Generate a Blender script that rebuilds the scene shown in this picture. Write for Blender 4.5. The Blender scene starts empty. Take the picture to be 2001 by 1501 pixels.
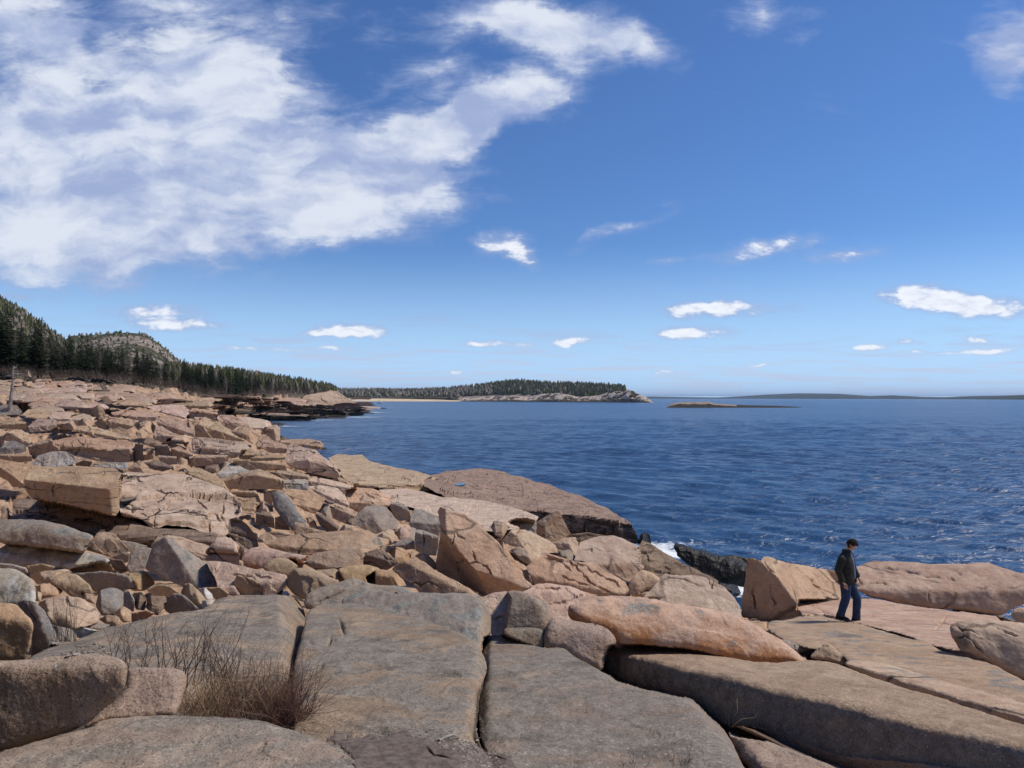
import bpy, bmesh, math, random
import numpy as np
from mathutils import Vector, Matrix
from mathutils.geometry import delaunay_2d_cdt
random.seed(7); RS = np.random.RandomState(11)
scene = bpy.context.scene; COL = scene.collection
# ------------------------------------------------------------------ camera
F = 1400.0; CU = 1000.5; HV = 777.8; CAMH = 8.0          # focal length, principal column, horizon row, eye height
cam = bpy.data.cameras.new('camera'); camo = bpy.data.objects.new('camera', cam); COL.objects.link(camo)
camo.location = (0, 0, CAMH); camo.rotation_euler = (math.radians(90), 0, 0)
cam.sensor_width = 36; cam.lens = 36 * F / 2001.0; cam.shift_y = (HV - 750.5) / 2001.0
cam.clip_start = .1; cam.clip_end = 90000; scene.camera = camo
# ------------------------------------------------------------------ light
SUN_AZ, SUN_EL = 80.0, 53.0                              # clockwise from the view direction, height
scene.view_settings.view_transform = 'Standard'; scene.view_settings.look = 'None'
scene.view_settings.exposure = 0.22; scene.view_settings.gamma = 1.0
sd = bpy.data.lights.new('sun', 'SUN'); sd.energy = 3.7; sd.angle = math.radians(9.0); sd.color = (1, .905, .79)
so = bpy.data.objects.new('sun', sd); COL.objects.link(so)
sv = Vector((math.sin(math.radians(SUN_AZ)) * math.cos(math.radians(SUN_EL)),
             math.cos(math.radians(SUN_AZ)) * math.cos(math.radians(SUN_EL)), math.sin(math.radians(SUN_EL))))
so.rotation_euler = sv.to_track_quat('Z', 'Y').to_euler()

class NT:                                                 # small node-tree helper
    def __init__(s, tree): s.t = tree; tree.nodes.clear()
    def n(s, typ, ins=None, **kw):
        nd = s.t.nodes.new(typ)
        for k, v in kw.items(): setattr(nd, k, v)
        for k, v in (ins or {}).items():
            sock = nd.inputs[k]
            if isinstance(v, bpy.types.NodeSocket): s.t.links.new(v, sock)
            elif isinstance(v, (tuple, list)) and len(v) == 3 and sock.type == 'RGBA': sock.default_value = (*v, 1)
            else: sock.default_value = v
        return nd
    def math(s, op, a, b=0.0, clamp=False, c=None):
        d = {0: a, 1: b}
        if c is not None: d[2] = c
        return s.n('ShaderNodeMath', d, operation=op, use_clamp=clamp).outputs[0]
    def mr(s, v, a, b, c=0.0, d=1.0, smooth=True):
        return s.n('ShaderNodeMapRange', {'Value': v, 'From Min': a, 'From Max': b, 'To Min': c, 'To Max': d},
                   interpolation_type='SMOOTHSTEP' if smooth else 'LINEAR').outputs[0]
    def mix(s, f, a, b, mode='MIX'):
        return s.n('ShaderNodeMix', {0: f, 6: a, 7: b}, data_type='RGBA', blend_type=mode).outputs[2]
    def noise(s, vec, scale, det=4, rough=.55, dist=0.0):
        d = {'Scale': scale, 'Detail': det, 'Roughness': rough, 'Distortion': dist}
        if vec is not None: d['Vector'] = vec
        return s.n('ShaderNodeTexNoise', d).outputs[0]
    def vmap(s, vec, loc=(0, 0, 0), rot=(0, 0, 0), sc=(1, 1, 1), typ='POINT'):
        return s.n('ShaderNodeMapping', {'Vector': vec, 'Location': loc, 'Rotation': rot, 'Scale': sc}, vector_type=typ).outputs[0]

# ------------------------------------------------------------------ sky with clouds (directions only, at infinity)
world = bpy.data.worlds.new('World'); scene.world = world; world.use_nodes = True
w = NT(world.node_tree)
gen = w.n('ShaderNodeTexCoord').outputs['Generated']
sep = w.n('ShaderNodeSeparateXYZ', {0: gen}); X, Y, Z = sep.outputs
sky = w.n('ShaderNodeTexSky', sky_type='NISHITA', sun_disc=False)
sky.sun_elevation = math.radians(SUN_EL); sky.sun_rotation = math.radians(SUN_AZ)
sky.altitude = 10; sky.air_density = 1.0; sky.dust_density = .0; sky.ozone_density = 3.0
ya = w.math('MAXIMUM', w.math('ABSOLUTE', Y), .05)
gx = w.math('DIVIDE', X, ya); gz = w.math('DIVIDE', Z, ya)
g2 = w.n('ShaderNodeCombineXYZ', {0: gx, 1: gz, 2: w.math('MULTIPLY', Y, 0.0)}).outputs[0]
zz = w.math('MAXIMUM', w.math('ADD', Z, .06), .02)
pl = w.n('ShaderNodeCombineXYZ', {0: w.math('DIVIDE', X, zz), 1: w.math('DIVIDE', Y, zz), 2: 0.0}).outputs[0]
warp = w.n('ShaderNodeTexNoise', {'Vector': g2, 'Scale': 5.0, 'Detail': 6.0, 'Roughness': .62})
wv = w.n('ShaderNodeVectorMath', {0: warp.outputs['Color'], 1: (.5, .5, .5)}, operation='SUBTRACT').outputs[0]
wv = w.n('ShaderNodeVectorMath', {0: wv, 1: (.16, .09, 0)}, operation='MULTIPLY').outputs[0]
gw = w.n('ShaderNodeVectorMath', {0: g2, 1: wv}, operation='ADD').outputs[0]
warp2 = w.n('ShaderNodeTexNoise', {'Vector': g2, 'Scale': 26.0, 'Detail': 5.0, 'Roughness': .6})
wv2 = w.n('ShaderNodeVectorMath', {0: warp2.outputs['Color'], 1: (.5, .5, .5)}, operation='SUBTRACT').outputs[0]
wv2 = w.n('ShaderNodeVectorMath', {0: wv2, 1: (.05, .02, 0)}, operation='MULTIPLY').outputs[0]
gs = w.n('ShaderNodeVectorMath', {0: g2, 1: wv2}, operation='ADD').outputs[0]
BIG = [(60,150,190,110,0,.55),(20,20,120,60,0,.5),(430,470,160,40,0,.35),(760,330,200,50,10,.6),(1015,62,90,50,-10,.5),(880,60,70,40,0,.35),(1250,85,80,36,-20,.5),(740,60,70,90,20,.3),(170,330,430,125,0,1.1),(60,270,260,90,0,.5),(370,90,130,220,8,.95),(300,210,260,120,0,.6),(560,80,100,130,-10,.6),(100,60,200,90,10,.6),
       (150,495,330,68,0,1.15),(40,430,200,60,0,.5),(450,330,300,70,-4,.9),(670,285,230,55,5,.75),(860,245,190,62,20,1.0),(1000,180,140,55,30,.9),
       (1100,190,90,45,40,.55),(690,400,200,75,-8,.75),(640,445,110,48,0,.9),(860,385,120,60,10,.55),(1150,62,200,62,-12,.85),(1010,35,110,60,0,.65),
       (830,150,140,42,18,.55),(640,190,90,42,-15,.4),(920,40,100,70,0,.3),(1490,28,95,42,-10,.6),(1562,80,45,18,10,.4),(1975,70,70,110,-25,.75),
       (1990,160,60,50,0,.5),(460,250,200,120,0,.45),(330,420,260,60,0,.45),(1160,472,60,26,25,.5),(1225,445,70,16,18,.5)]
SML = [(985,478,64,30,-5,1.1),(1032,508,36,18,-30,.6),(1305,508,75,10,6,.55),(1500,484,110,22,10,.95),(1645,500,95,15,6,.8),(1790,577,72,24,0,1.5),(1905,599,118,24,-3,1.6),
       (1350,606,68,17,2,1.35),(1440,602,54,19,0,1.1),(1545,600,58,12,0,.55),(1325,650,50,14,0,1.2),(1395,650,66,15,-3,.75),(295,610,100,20,0,1.1),(350,636,90,13,0,1.2),
       (692,645,72,16,0,1.3),(620,652,70,10,0,.8),(640,684,110,10,0,.75),(480,682,90,9,0,.7),(540,705,70,7,0,.6),
       (932,671,36,9,0,1.1),(1020,674,75,9,0,.75),(1115,667,36,10,0,1.4),(1250,675,60,9,0,.65),(1700,679,36,9,0,1.2),(1775,670,40,8,0,.9),
       (1915,664,34,7,0,1.1),(1940,684,54,8,0,1.1),(1860,690,80,7,0,.6),(1775,692,70,6,0,.6),(1500,713,60,5,0,.9),
       (1303,726,26,6,0,1.2),(890,728,26,6,0,1.1),(30,578,50,14,0,.8)]
def blobs(lst, vec):
    acc = None
    for (u, v, rx, ry, rot, wt) in lst:
        m = w.vmap(vec, ((u - CU) / F, (HV - v) / F, 0), (0, 0, math.radians(rot)), (rx * 1.42 / F, ry * 1.42 / F, 1), 'TEXTURE')
        g = w.n('ShaderNodeTexGradient', {0: m}, gradient_type='SPHERICAL').outputs[0]
        acc = w.math('MULTIPLY', g, wt) if acc is None else w.math('MULTIPLY_ADD', g, wt, c=acc)
    return acc
nb = w.noise(w.vmap(g2, sc=(1, 1.5, 1)), 7.5, 9, .6, .4)
nf = w.noise(w.vmap(g2, rot=(0, 0, -.35), sc=(1, 3.2, 1)), 13, 9, .66, .5)
dB = w.math('ADD', w.math('MULTIPLY_ADD', w.math('SUBTRACT', nb, .5), 1.15, c=blobs(BIG, gw)), w.math('MULTIPLY', w.math('SUBTRACT', nf, .5), 1.0))
dB = w.mr(dB, .14, 1.0)
ns = w.noise(w.vmap(g2, sc=(1, 2.6, 1)), 34, 7, .62, .3)
dS = w.mr(w.math('MULTIPLY_ADD', w.math('SUBTRACT', ns, .5), .85, c=blobs(SML, gs)), .12, 1.05)
nl = w.noise(w.vmap(pl, sc=(.55, .9, 1)), 1.3, 7, .62, .3)     # thin banks of small clouds thickening to the horizon
lowm = w.mr(gz, .11, .02, 0, 1, False)
dL = w.math('MULTIPLY', w.mr(w.math('MULTIPLY_ADD', lowm, .10, c=nl), .53, .70), w.mr(gz, .16, .05, 0, .8, False))
ahead = w.math('MULTIPLY', w.mr(Z, .0, .01), 1.0)
dens = w.math('MULTIPLY', w.math('MAXIMUM', w.math('MAXIMUM', dB, dS), dL), ahead)
shade = w.mr(w.noise(w.vmap(gw, sc=(1, 2.2, 1)), 6.5, 6, .55), .36, .62)
white = w.math('MAXIMUM', w.math('MULTIPLY', w.mr(dB, .3, .95), shade), w.mr(w.math('ADD', dS, w.math('MULTIPLY', w.math('SUBTRACT', ns, .5), 1.4)), .75, 1.25))
ccol = w.mix(white, (.32, .39, .60), (.68, .72, .80))
skyc = w.n('ShaderNodeVectorMath', {0: sky.outputs[0], 1: (.047, .067, .096)}, operation='MULTIPLY').outputs[0]
skyc = w.mix(w.mr(Z, .22, -.01, 0, .88), skyc, (.46, .68, .96))
ccol = w.mix(w.mr(gz, .12, .03, 0, .6), ccol, (.62, .70, .84))
ccol = w.mix(w.mr(w.math('MULTIPLY_ADD', w.math('SUBTRACT', ns, .5), 1.3, c=dS), .40, 1.15, 0, .95), ccol, (.84, .86, .90))
final = w.mix(w.math('MULTIPLY', dens, .93), skyc, ccol)
final = w.mix(w.mr(Z, -.01, -.06), final, (.30, .27, .24))  # below the horizon: warm glow added as fill, standing in for ground bounce
bg = w.n('ShaderNodeBackground', {'Color': final, 'Strength': 1.0})
w.n('ShaderNodeOutputWorld', {0: bg.outputs[0]})
# ------------------------------------------------------------------ tagging
def tag(o, label=None, cat=None, group=None, kind=None):
    for k, v in (('label', label), ('category', cat), ('group', group), ('kind', kind)):
        if v: o[k] = v
    return o
def mesh_np(name, V, Fc, mat=None, smooth=True, parent=None, loc=None):
    """V (n,3); Fc list of arrays (m,3) or (m,4)"""
    me = bpy.data.meshes.new(name); V = np.asarray(V, dtype=np.float32)
    if loc is not None: V = V - np.array(loc, dtype=np.float32)
    if not isinstance(Fc, list): Fc = [Fc]
    Fc = [np.asarray(f, dtype=np.int32) for f in Fc if len(f)]
    me.vertices.add(len(V)); me.vertices.foreach_set('co', V.ravel())
    lt = np.concatenate([np.full(len(f), f.shape[1]) for f in Fc]); ls = np.concatenate([[0], np.cumsum(lt)[:-1]])
    me.loops.add(int(lt.sum())); me.loops.foreach_set('vertex_index', np.concatenate([f.ravel() for f in Fc]))
    me.polygons.add(len(lt)); me.polygons.foreach_set('loop_start', ls.astype(np.int32)); me.polygons.foreach_set('loop_total', lt.astype(np.int32))
    me.polygons.foreach_set('use_smooth', np.full(len(lt), smooth)); me.update(calc_edges=True)
    if mat: me.materials.append(mat)
    o = bpy.data.objects.new(name, me); COL.objects.link(o)
    if loc is not None: o.location = loc
    if parent: o.parent = parent
    return o
def empty(name, loc=(0, 0, 0), rz=0):
    o = bpy.data.objects.new(name, None); COL.objects.link(o); o.location = loc; o.rotation_euler = (0, 0, rz); return o
def pt(u, v, d): return Vector(((u - CU) / F * d, d, CAMH - (v - HV) / F * d))
# ------------------------------------------------------------------ numpy noise
def _h(i, j, k, s):
    n = (i * 374761393 + j * 668265263 + k * 2147483647 % 4294967291 + k * 1274126177 + s * 974711) & 0xffffffff
    n = (n ^ (n >> 13)) * 1274126177 & 0xffffffff
    n = (n ^ (n >> 16)) * 2246822519 & 0xffffffff
    return ((n ^ (n >> 15)) & 0xffffff) / float(0xffffff)
def vnoise(P, s=0):
    P = np.asarray(P, dtype=np.float64); I = np.floor(P).astype(np.int64); f = P - I; f = f * f * f * (f * (f * 6 - 15) + 10)
    r = 0
    for a in (0, 1):
        for b in (0, 1):
            for c in (0, 1):
                wgt = (f[..., 0] if a else 1 - f[..., 0]) * (f[..., 1] if b else 1 - f[..., 1]) * (f[..., 2] if c else 1 - f[..., 2])
                r = r + wgt * _h(I[..., 0] + a, I[..., 1] + b, I[..., 2] + c, s)
    return r * 2 - 1
def fbm(P, octv=4, s=0, rough=.5, lac=2.03):
    a = 1; t = 0; r = 0; P = np.asarray(P, dtype=np.float64)
    for i in range(octv):
        r = r + a * vnoise(P + 17.3 * i, s + i); t += a; a *= rough; P = P * lac
    return r / t
def vor2(x, y, s=0):
    """2-D cells: random value, offset from the cell point, distance to the border"""
    I = np.floor(x).astype(np.int64); J = np.floor(y).astype(np.int64)
    best = np.full(x.shape, 1e9); sec = np.full(x.shape, 1e9); ci = np.zeros_like(I); cj = np.zeros_like(J); ox = np.zeros(x.shape); oy = np.zeros(x.shape)
    for a in (-1, 0, 1):
        for b in (-1, 0, 1):
            px = I + a + _h(I + a, J + b, 0, s); py = J + b + _h(I + a, J + b, 1, s)
            d = np.hypot(x - px, y - py); m = d < best
            sec = np.where(m, best, np.minimum(sec, d)); best = np.where(m, d, best)
            ci = np.where(m, I + a, ci); cj = np.where(m, J + b, cj); ox = np.where(m, x - px, ox); oy = np.where(m, y - py, oy)
    return ci, cj, ox, oy, sec - best
# ------------------------------------------------------------------ materials
def rockmat(name, A, B, C, lich=(.16, .165, .15), lam=0.0, speck=.5, spsc=70, warm=(.42, .24, .11), wam=.0, crack=.0, csc=.8, rough=.9, side=0.0, bump=.6, zone=0, pale=0.0, top=.5, strat=0.0):
    """granite: A/B broad colours, C dark grain; lam grey lichen on what faces up, wam rusty staining on steep faces (plain dark brown on the outcrop)"""
    m = bpy.data.materials.new(name); m.use_nodes = True; t = NT(m.node_tree)
    co = t.n('ShaderNodeTexCoord').outputs['Object']; oi = t.n('ShaderNodeObjectInfo').outputs['Random']
    geo = t.n('ShaderNodeNewGeometry'); nz = t.n('ShaderNodeSeparateXYZ', {0: geo.outputs['Normal']}).outputs[2]
    col = t.mix(t.mr(t.noise(co, 1.1, 5, .6, .3), .36, .64), A, B)
    col = t.mix(t.math('MULTIPLY', t.mr(t.noise(co, 4.2, 8, .72), .46, .62), .55), col, tuple(c * .6 for c in A)); col = t.mix(t.math('MULTIPLY', t.mr(t.noise(t.vmap(co, (7, 1, 3)), 7.5, 8, .75), .52, .62), .4), col, tuple(min(1, c * 1.22) for c in B))
    # tone of this rock
    col = t.n('ShaderNodeHueSaturation', {'Color': col, 'Hue': t.mr(oi, 0, 1, .491, .508, False), 'Saturation': t.mr(t.math('FRACT', t.math('MULTIPLY', oi, 7.1)), 0, 1, .84, 1.12, False),
                                          'Value': t.mr(t.math('FRACT', t.math('MULTIPLY', oi, 13.7)), 0, 1, .84, 1.14, False)}).outputs[0]
    if wam > 0:
        wm = t.math('MULTIPLY', t.mr(t.noise(co, 1.7, 5, .6, .5), .34, .56), t.mr(nz, .85, .35, .1, 1)); col = t.mix(t.math('MULTIPLY', wm, wam), col, warm)
    if strat > 0:
        sn = t.noise(t.vmap(co, rot=(.12, .08, 0), sc=(.35, .35, 5.0)), 1.6, 6, .7); col = t.mix(t.math('MULTIPLY', t.mr(sn, .5, .68), strat), col, tuple(c * .35 for c in A))
    if pale > 0: col = t.mix(t.math('MULTIPLY', t.mr(t.noise(co, 2.6, 8, .72, .4), .50, .56), pale), col, (.46, .45, .41))
    if lam > 0:
        lm = t.math('ADD', t.noise(co, 1.5, 8, .66, .6), t.math('MULTIPLY', t.mr(nz, .0, .9, -.30, .10, False), top))
        th = .66 - .27 * lam; lm = t.mr(lm, th, th + .09)
        lc = t.mix(t.mr(t.noise(co, 9, 6, .7), .4, .6), lich, tuple(c * 1.45 for c in lich))
        lc = t.mix(t.math('MULTIPLY', t.mr(t.noise(co, 2.1, 8, .7), .50, .64), .7), lc, tuple(c * .45 for c in lich))
        lc = t.mix(t.math('MULTIPLY', t.mr(t.noise(co, 26, 5, .75), .56, .66), .6), lc, (.33, .30, .25)); lc = t.mix(t.math('MULTIPLY', t.mr(t.noise(t.vmap(co, (3, 8, 2)), 38, 4, .75), .56, .64), .55), lc, (.05, .045, .04))
        col = t.mix(t.math('MULTIPLY', lm, .92), col, lc)
    if zone:                                               # tide zone: brown, then black with weed; and the scrub behind the shore
        at = t.n('ShaderNodeAttribute', attribute_name='tide').outputs['Fac']; av = t.n('ShaderNodeAttribute', attribute_name='veg').outputs['Fac']
        nn = t.noise(co, .35, 6, .65); tz = t.math('ADD', at, t.math('MULTIPLY', t.math('SUBTRACT', nn, .5), 1.2))
        col = t.mix(t.mr(tz, -.35, .25), col, t.mix(nn, (.10, .075, .055), (.19, .145, .105)))
        col = t.mix(t.mr(tz, .38, .62), col, (.016, .014, .010))
        col = t.mix(t.mr(t.math('ADD', av, t.math('MULTIPLY', t.math('SUBTRACT', nn, .5), .5)), .4, .6), col, t.mix(nn, (.05, .04, .03), (.10, .085, .06)))
    # grain: feldspar, quartz and mica flecks
    s1 = t.noise(co, spsc, 2, .75); s2 = t.noise(t.vmap(co, (5, 3, 1)), spsc * .45, 3, .75)
    col = t.mix(t.math('MULTIPLY', t.mr(s1, .56, .64), speck), col, C)
    col = t.mix(t.math('MULTIPLY', t.mr(s2, .60, .68), speck * .7), col, tuple(min(1, c * 1.75) for c in B))
    h = t.math('ADD', t.math('MULTIPLY', t.noise(co, 2.2, 6, .6), .9), t.math('MULTIPLY', t.noise(co, 14, 6, .7), .16))
    h = t.math('ADD', h, t.math('MULTIPLY', s1, .016)); h = t.math('ADD', h, t.math('MULTIPLY', t.noise(co, 38, 4, .7), .045))
    if crack > 0:
        wv = t.n('ShaderNodeVectorMath', {0: t.n('ShaderNodeTexNoise', {'Vector': co, 'Scale': .9, 'Detail': 5.0}).outputs['Color'], 1: (.9, .9, .9)}, operation='MULTIPLY').outputs[0]
        cv = t.n('ShaderNodeVectorMath', {0: co, 1: wv}, operation='ADD').outputs[0]
        vo = t.n('ShaderNodeTexVoronoi', {'Vector': t.vmap(cv, rot=(.25, .35, .5), sc=(.45, .8, 1.7)), 'Scale': csc}, feature='DISTANCE_TO_EDGE').outputs[0]
        lim = t.mr(t.noise(t.vmap(co, (9, 2, 4)), .8, 3, .5), .42, .54)
        cr = t.math('MULTIPLY', t.mr(vo, .026, .006), t.math('MULTIPLY', lim, crack))
        col = t.mix(cr, col, (.035, .025, .02)); h = t.math('SUBTRACT', h, t.math('MULTIPLY', cr, .35))
    bm = t.n('ShaderNodeBump', {'Height': h, 'Strength': bump, 'Distance': .12})
    p = t.n('ShaderNodeBsdfPrincipled', {'Base Color': col, 'Roughness': rough, 'Specular IOR Level': .25, 'Normal': bm.outputs[0]})
    t.n('ShaderNodeOutputMaterial', {0: p.outputs[0]}); return m
M = {}
M['ground'] = rockmat('bedrock', (.35, .235, .165), (.45, .325, .235), (.12, .08, .06), crack=1, csc=.5, wam=.3, lam=.02, strat=.5, spsc=25, zone=1)
M['pink'] = rockmat('pink_granite', (.37, .245, .175), (.47, .34, .25), (.11, .07, .05), crack=1.0, csc=.7, strat=.3, wam=.35, lam=.06, spsc=45)
M['tan'] = rockmat('tan_granite', (.35, .24, .16), (.45, .335, .23), (.12, .085, .06), crack=.8, csc=.8, strat=.25, wam=.45, lam=.12, spsc=60)
M['smooth'] = rockmat('smooth_pink_granite', (.41, .28, .20), (.50, .37, .27), (.17, .11, .08), crack=.6, csc=.5, strat=.2, wam=.25, lam=.05, spsc=60, bump=.5)
M['gold'] = rockmat('golden_brown_granite', (.34, .235, .145), (.43, .315, .205), (.10, .07, .045), wam=.4, warm=(.36, .21, .10), lam=.1, spsc=80)
M['orange'] = rockmat('rust_stained_granite', (.40, .27, .19), (.46, .33, .24), (.13, .08, .05), wam=1.0, warm=(.40, .175, .065), lam=.34, top=.2, spsc=85, speck=.75)
M['fg'] = rockmat('lichened_grey_granite', (.22, .165, .12), (.31, .24, .175), (.06, .05, .042), lich=(.165, .145, .120), lam=.62, top=.6, wam=.5, warm=(.27, .17, .105), spsc=85, speck=.8, bump=.75)
M['fgr'] = rockmat('weathered_slab_granite', (.27, .20, .15), (.34, .26, .20), (.07, .055, .045), lich=(.16, .15, .13), lam=.42, top=.15, wam=.6, warm=(.33, .2, .11), spsc=85, speck=.8, bump=.75)
M['grey'] = rockmat('grey_granite', (.26, .215, .175), (.33, .28, .23), (.09, .075, .065), lam=.5, wam=.3, spsc=60)
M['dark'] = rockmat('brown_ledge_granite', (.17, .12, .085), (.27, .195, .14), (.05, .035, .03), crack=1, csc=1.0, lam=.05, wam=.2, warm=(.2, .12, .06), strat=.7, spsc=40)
M['ledge'] = rockmat('jointed_ledge_granite', (.34, .23, .16), (.44, .325, .235), (.12, .08, .06), crack=1, csc=.9, wam=.4, lam=.05, strat=.45, spsc=50, side=1)
M['pale'] = rockmat('pale_lichened_granite', (.36, .31, .25), (.45, .39, .32), (.13, .11, .09), lich=(.2, .2, .185), lam=.35, pale=.9, spsc=60)
M['blue'] = rockmat('dark_lichened_granite', (.19, .17, .15), (.25, .225, .20), (.06, .055, .05), lich=(.14, .14, .135), lam=.5, wam=.25, pale=.12, spsc=60)
M['white'] = rockmat('white_quartz_rock', (.55, .52, .46), (.68, .65, .6), (.3, .27, .22), spsc=40, speck=.3)
M['black'] = rockmat('weed_covered_rock', (.010, .009, .007), (.022, .018, .012), (.004, .004, .004), spsc=12, speck=.6, rough=.45, bump=1.0)
M['pink2'] = rockmat('rose_granite', (.36, .23, .165), (.45, .315, .235), (.13, .085, .065), crack=.9, csc=.7, strat=.3, wam=.2, lam=.02, spsc=30)
M['weed'] = rockmat('weedy_dark_ledge', (.030, .025, .017), (.060, .048, .030), (.012, .010, .008), spsc=6, speck=.5, rough=.7, bump=.9)
M['slabr'] = rockmat('weathered_brown_granite', (.30, .215, .155), (.39, .295, .215), (.09, .07, .05), lich=(.155, .142, .122), lam=.45, top=-1.3, wam=.55, warm=(.27, .165, .085), spsc=85, speck=.8, bump=.75)
M['ridge'] = rockmat('rusty_brown_granite', (.35, .245, .165), (.43, .32, .225), (.10, .075, .05), lich=(.17, .155, .135), lam=.45, top=.1, wam=.8, warm=(.34, .20, .09), spsc=80, speck=.7)
M['outcrop'] = rockmat('outcrop_granite', (.27, .185, .135), (.36, .26, .195), (.08, .055, .04), crack=1, csc=1.3, wam=1.0, warm=(.075, .055, .04), lam=.12, strat=.5, spsc=30, bump=.9)  # steep faces mixed to dark brown, level tops left lighter
# ------------------------------------------------------------------ terrain surface z(u, d): u = bearing column, d = distance ahead
def P_(u, v, d): return (u, d, CAMH - (v - HV) / F * d)
CT = [P_(0,1500,2.9),P_(0,1400,4.4),P_(0,1300,6.5),P_(0,1130,10),P_(0,1060,13),P_(0,990,19),P_(0,930,23),P_(0,880,29),P_(0,830,36),P_(0,790,46),P_(0,750,62),P_(0,735,78),P_(0,722,115),P_(0,700,180),
 P_(150,1060,14.5),P_(150,1010,16.5),
 P_(300,1480,3.2),P_(300,1300,5.6),P_(300,1170,9.5),P_(300,1080,15),P_(300,980,19),P_(300,920,24),P_(300,870,31),P_(300,820,42),P_(300,778,60),P_(300,759,85),P_(300,748,140),
 P_(500,1400,4.3),P_(500,1300,5.6),P_(500,1160,10.3),P_(500,1080,15.5),P_(500,980,21.5),P_(500,900,32),P_(500,862,42),P_(470,825,60),P_(430,795,90),P_(430,778,130),P_(450,773,185),P_(380,768,150),
 P_(520,772,280),P_(600,771,400),P_(625,768,520),P_(650,764,620),P_(662,770,680),(675,760,2.5),(690,820,.5),
 (500,100,2.4),(500,150,1.8),(480,190,1.2),(490,210,-.1),(560,222,-.2),(610,245,-.2),(665,290,-.3),(696,345,-.3),(666,470,1.2),(706,560,-.3),(712,800,-.3),(640,330,3.6),(600,270,3.4),(560,240,2.6),(520,215,1.8),
 (640,400,6.5),(660,500,5),(600,320,6.5),(540,250,6.5),(480,215,6),
 (560,130,1.2),(610,118,.7),(655,113,.1),(690,112,-1),(600,160,-1),(560,180,-1.4),(640,62,3.3),(680,62,2.9),(830,53.5,2.3),(950,56.5,2.25),(1100,47,2.0),(1200,40,1.7),(1240,36.5,1.1),
 (700,72,-.8),(830,65,-1),(950,67,-1),(1100,57,-1),(1200,48,-1),(1275,40,-.8),(780,100,-3),(700,220,-3),(760,400,-3),(790,900,-4),(900,90,-4),(1100,75,-4),(1300,55,-4),(1500,50,-4),(1800,42,-4),(2300,42,-4),(1000,300,-6),(1500,300,-6),(2300,300,-6),(900,1000,-8),
 (1050,40,2.0),(1050,37,1.3),(1150,34,1.1),(1000,30,2.6),(900,30,3.1),(900,42,2.9),(750,45,3.4),(800,30,3.35),(700,24,3.7),(650,17,4.15),(700,12,4.75),(800,10.3,5.05),(600,26,3.95),(600,36,4.1),(650,48,3.8),(550,48,4.4),(560,58,4.6),(520,66,4.6),
 (540,80,2.6),(1080,25,2.2),(1200,22.5,2.3),(1100,17,3.35),(950,16,3.7),(1000,20,3.2),(950,24,3.3),(1300,26,1.3),(1350,28,.9),(1400,26,.9),(1270,30,.8),(1290,36,-.4),(1350,33,-.5),(1440,31,-.9),(1480,27,.2),
 (900,3.3,6.35),(900,5.5,5.95),(900,8.5,5.35),(650,8,5.6),(1200,3.4,6.25),(1200,6.5,5.5),(1200,10.5,4.75),(1450,3.8,6.1),(1450,5.2,5.7),(1500,9,4.6),(1450,14.5,3.6),(1375,18,3.1),(1500,19,2.9),
 (1700,4.2,5.85),(1700,6.6,5.2),(1700,10,4.3),(1690,15,3.1),(1950,5,5.45),(1950,6.2,5.15),(1950,8.5,4.55),(1950,12.5,3.5),(1900,17,2.6),(1900,22,2.2),(1600,20,2.6),(1600,26,.2),(1900,28,-.5),(2300,28,-.6),(1450,24,1.0),(1480,30,-1),
 (-500,6,6),(-500,20,6),(-500,45,8.5),(-500,120,17),(2400,5,5.3),(2400,12,3.5),(2400,20,2),(900,1.5,6.4),(0,1.5,6.5),(2400,1.5,6.2),(-500,400,60),(100,400,36),(300,400,22)]
cu = np.array([c[0] for c in CT]) / 330.; cd = np.log(np.array([c[1] for c in CT])) * 1.25; cz = np.array([c[2] for c in CT], float)
def _phi(r): return r          # polyharmonic (biharmonic in 3-D): tight, no overshoot
nC = len(CT); A = np.zeros((nC + 3, nC + 3))
A[:nC, :nC] = _phi(np.hypot(cu[:, None] - cu, cd[:, None] - cd)) - np.eye(nC) * .01
A[:nC, nC:] = np.c_[np.ones(nC), cu, cd]; A[nC:, :nC] = A[:nC, nC:].T
WT = np.linalg.solve(A, np.r_[cz, 0, 0, 0])
GU = np.linspace(-700, 2700, 171); GD = np.linspace(math.log(1.2), math.log(1000), 420)
gu, gd = np.meshgrid(GU / 330., GD * 1.25, indexing='ij')
ZT = WT[nC] + WT[nC + 1] * gu + WT[nC + 2] * gd
for i in range(nC): ZT += WT[i] * np.hypot(gu - cu[i], gd - cd[i])
def zt(u, d):
    a = np.clip((np.asarray(u, float) - GU[0]) / (GU[1] - GU[0]), 0, len(GU) - 1.001); b = np.clip((np.log(d) - GD[0]) / (GD[1] - GD[0]), 0, len(GD) - 1.001)
    i = a.astype(int); j = b.astype(int); a = a - i; b = b - j
    return (ZT[i, j] * (1 - a) + ZT[i + 1, j] * a) * (1 - b) + (ZT[i, j + 1] * (1 - a) + ZT[i + 1, j + 1] * a) * b
def cast(u, v):
    d = np.exp(np.linspace(math.log(2.0), math.log(900), 1400)); z = CAMH - (v - HV) / F * d; k = np.nonzero(zt(np.full(d.shape, float(u)), d) >= z)[0]
    return float(d[k[0]]) if len(k) else 900.0
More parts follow.
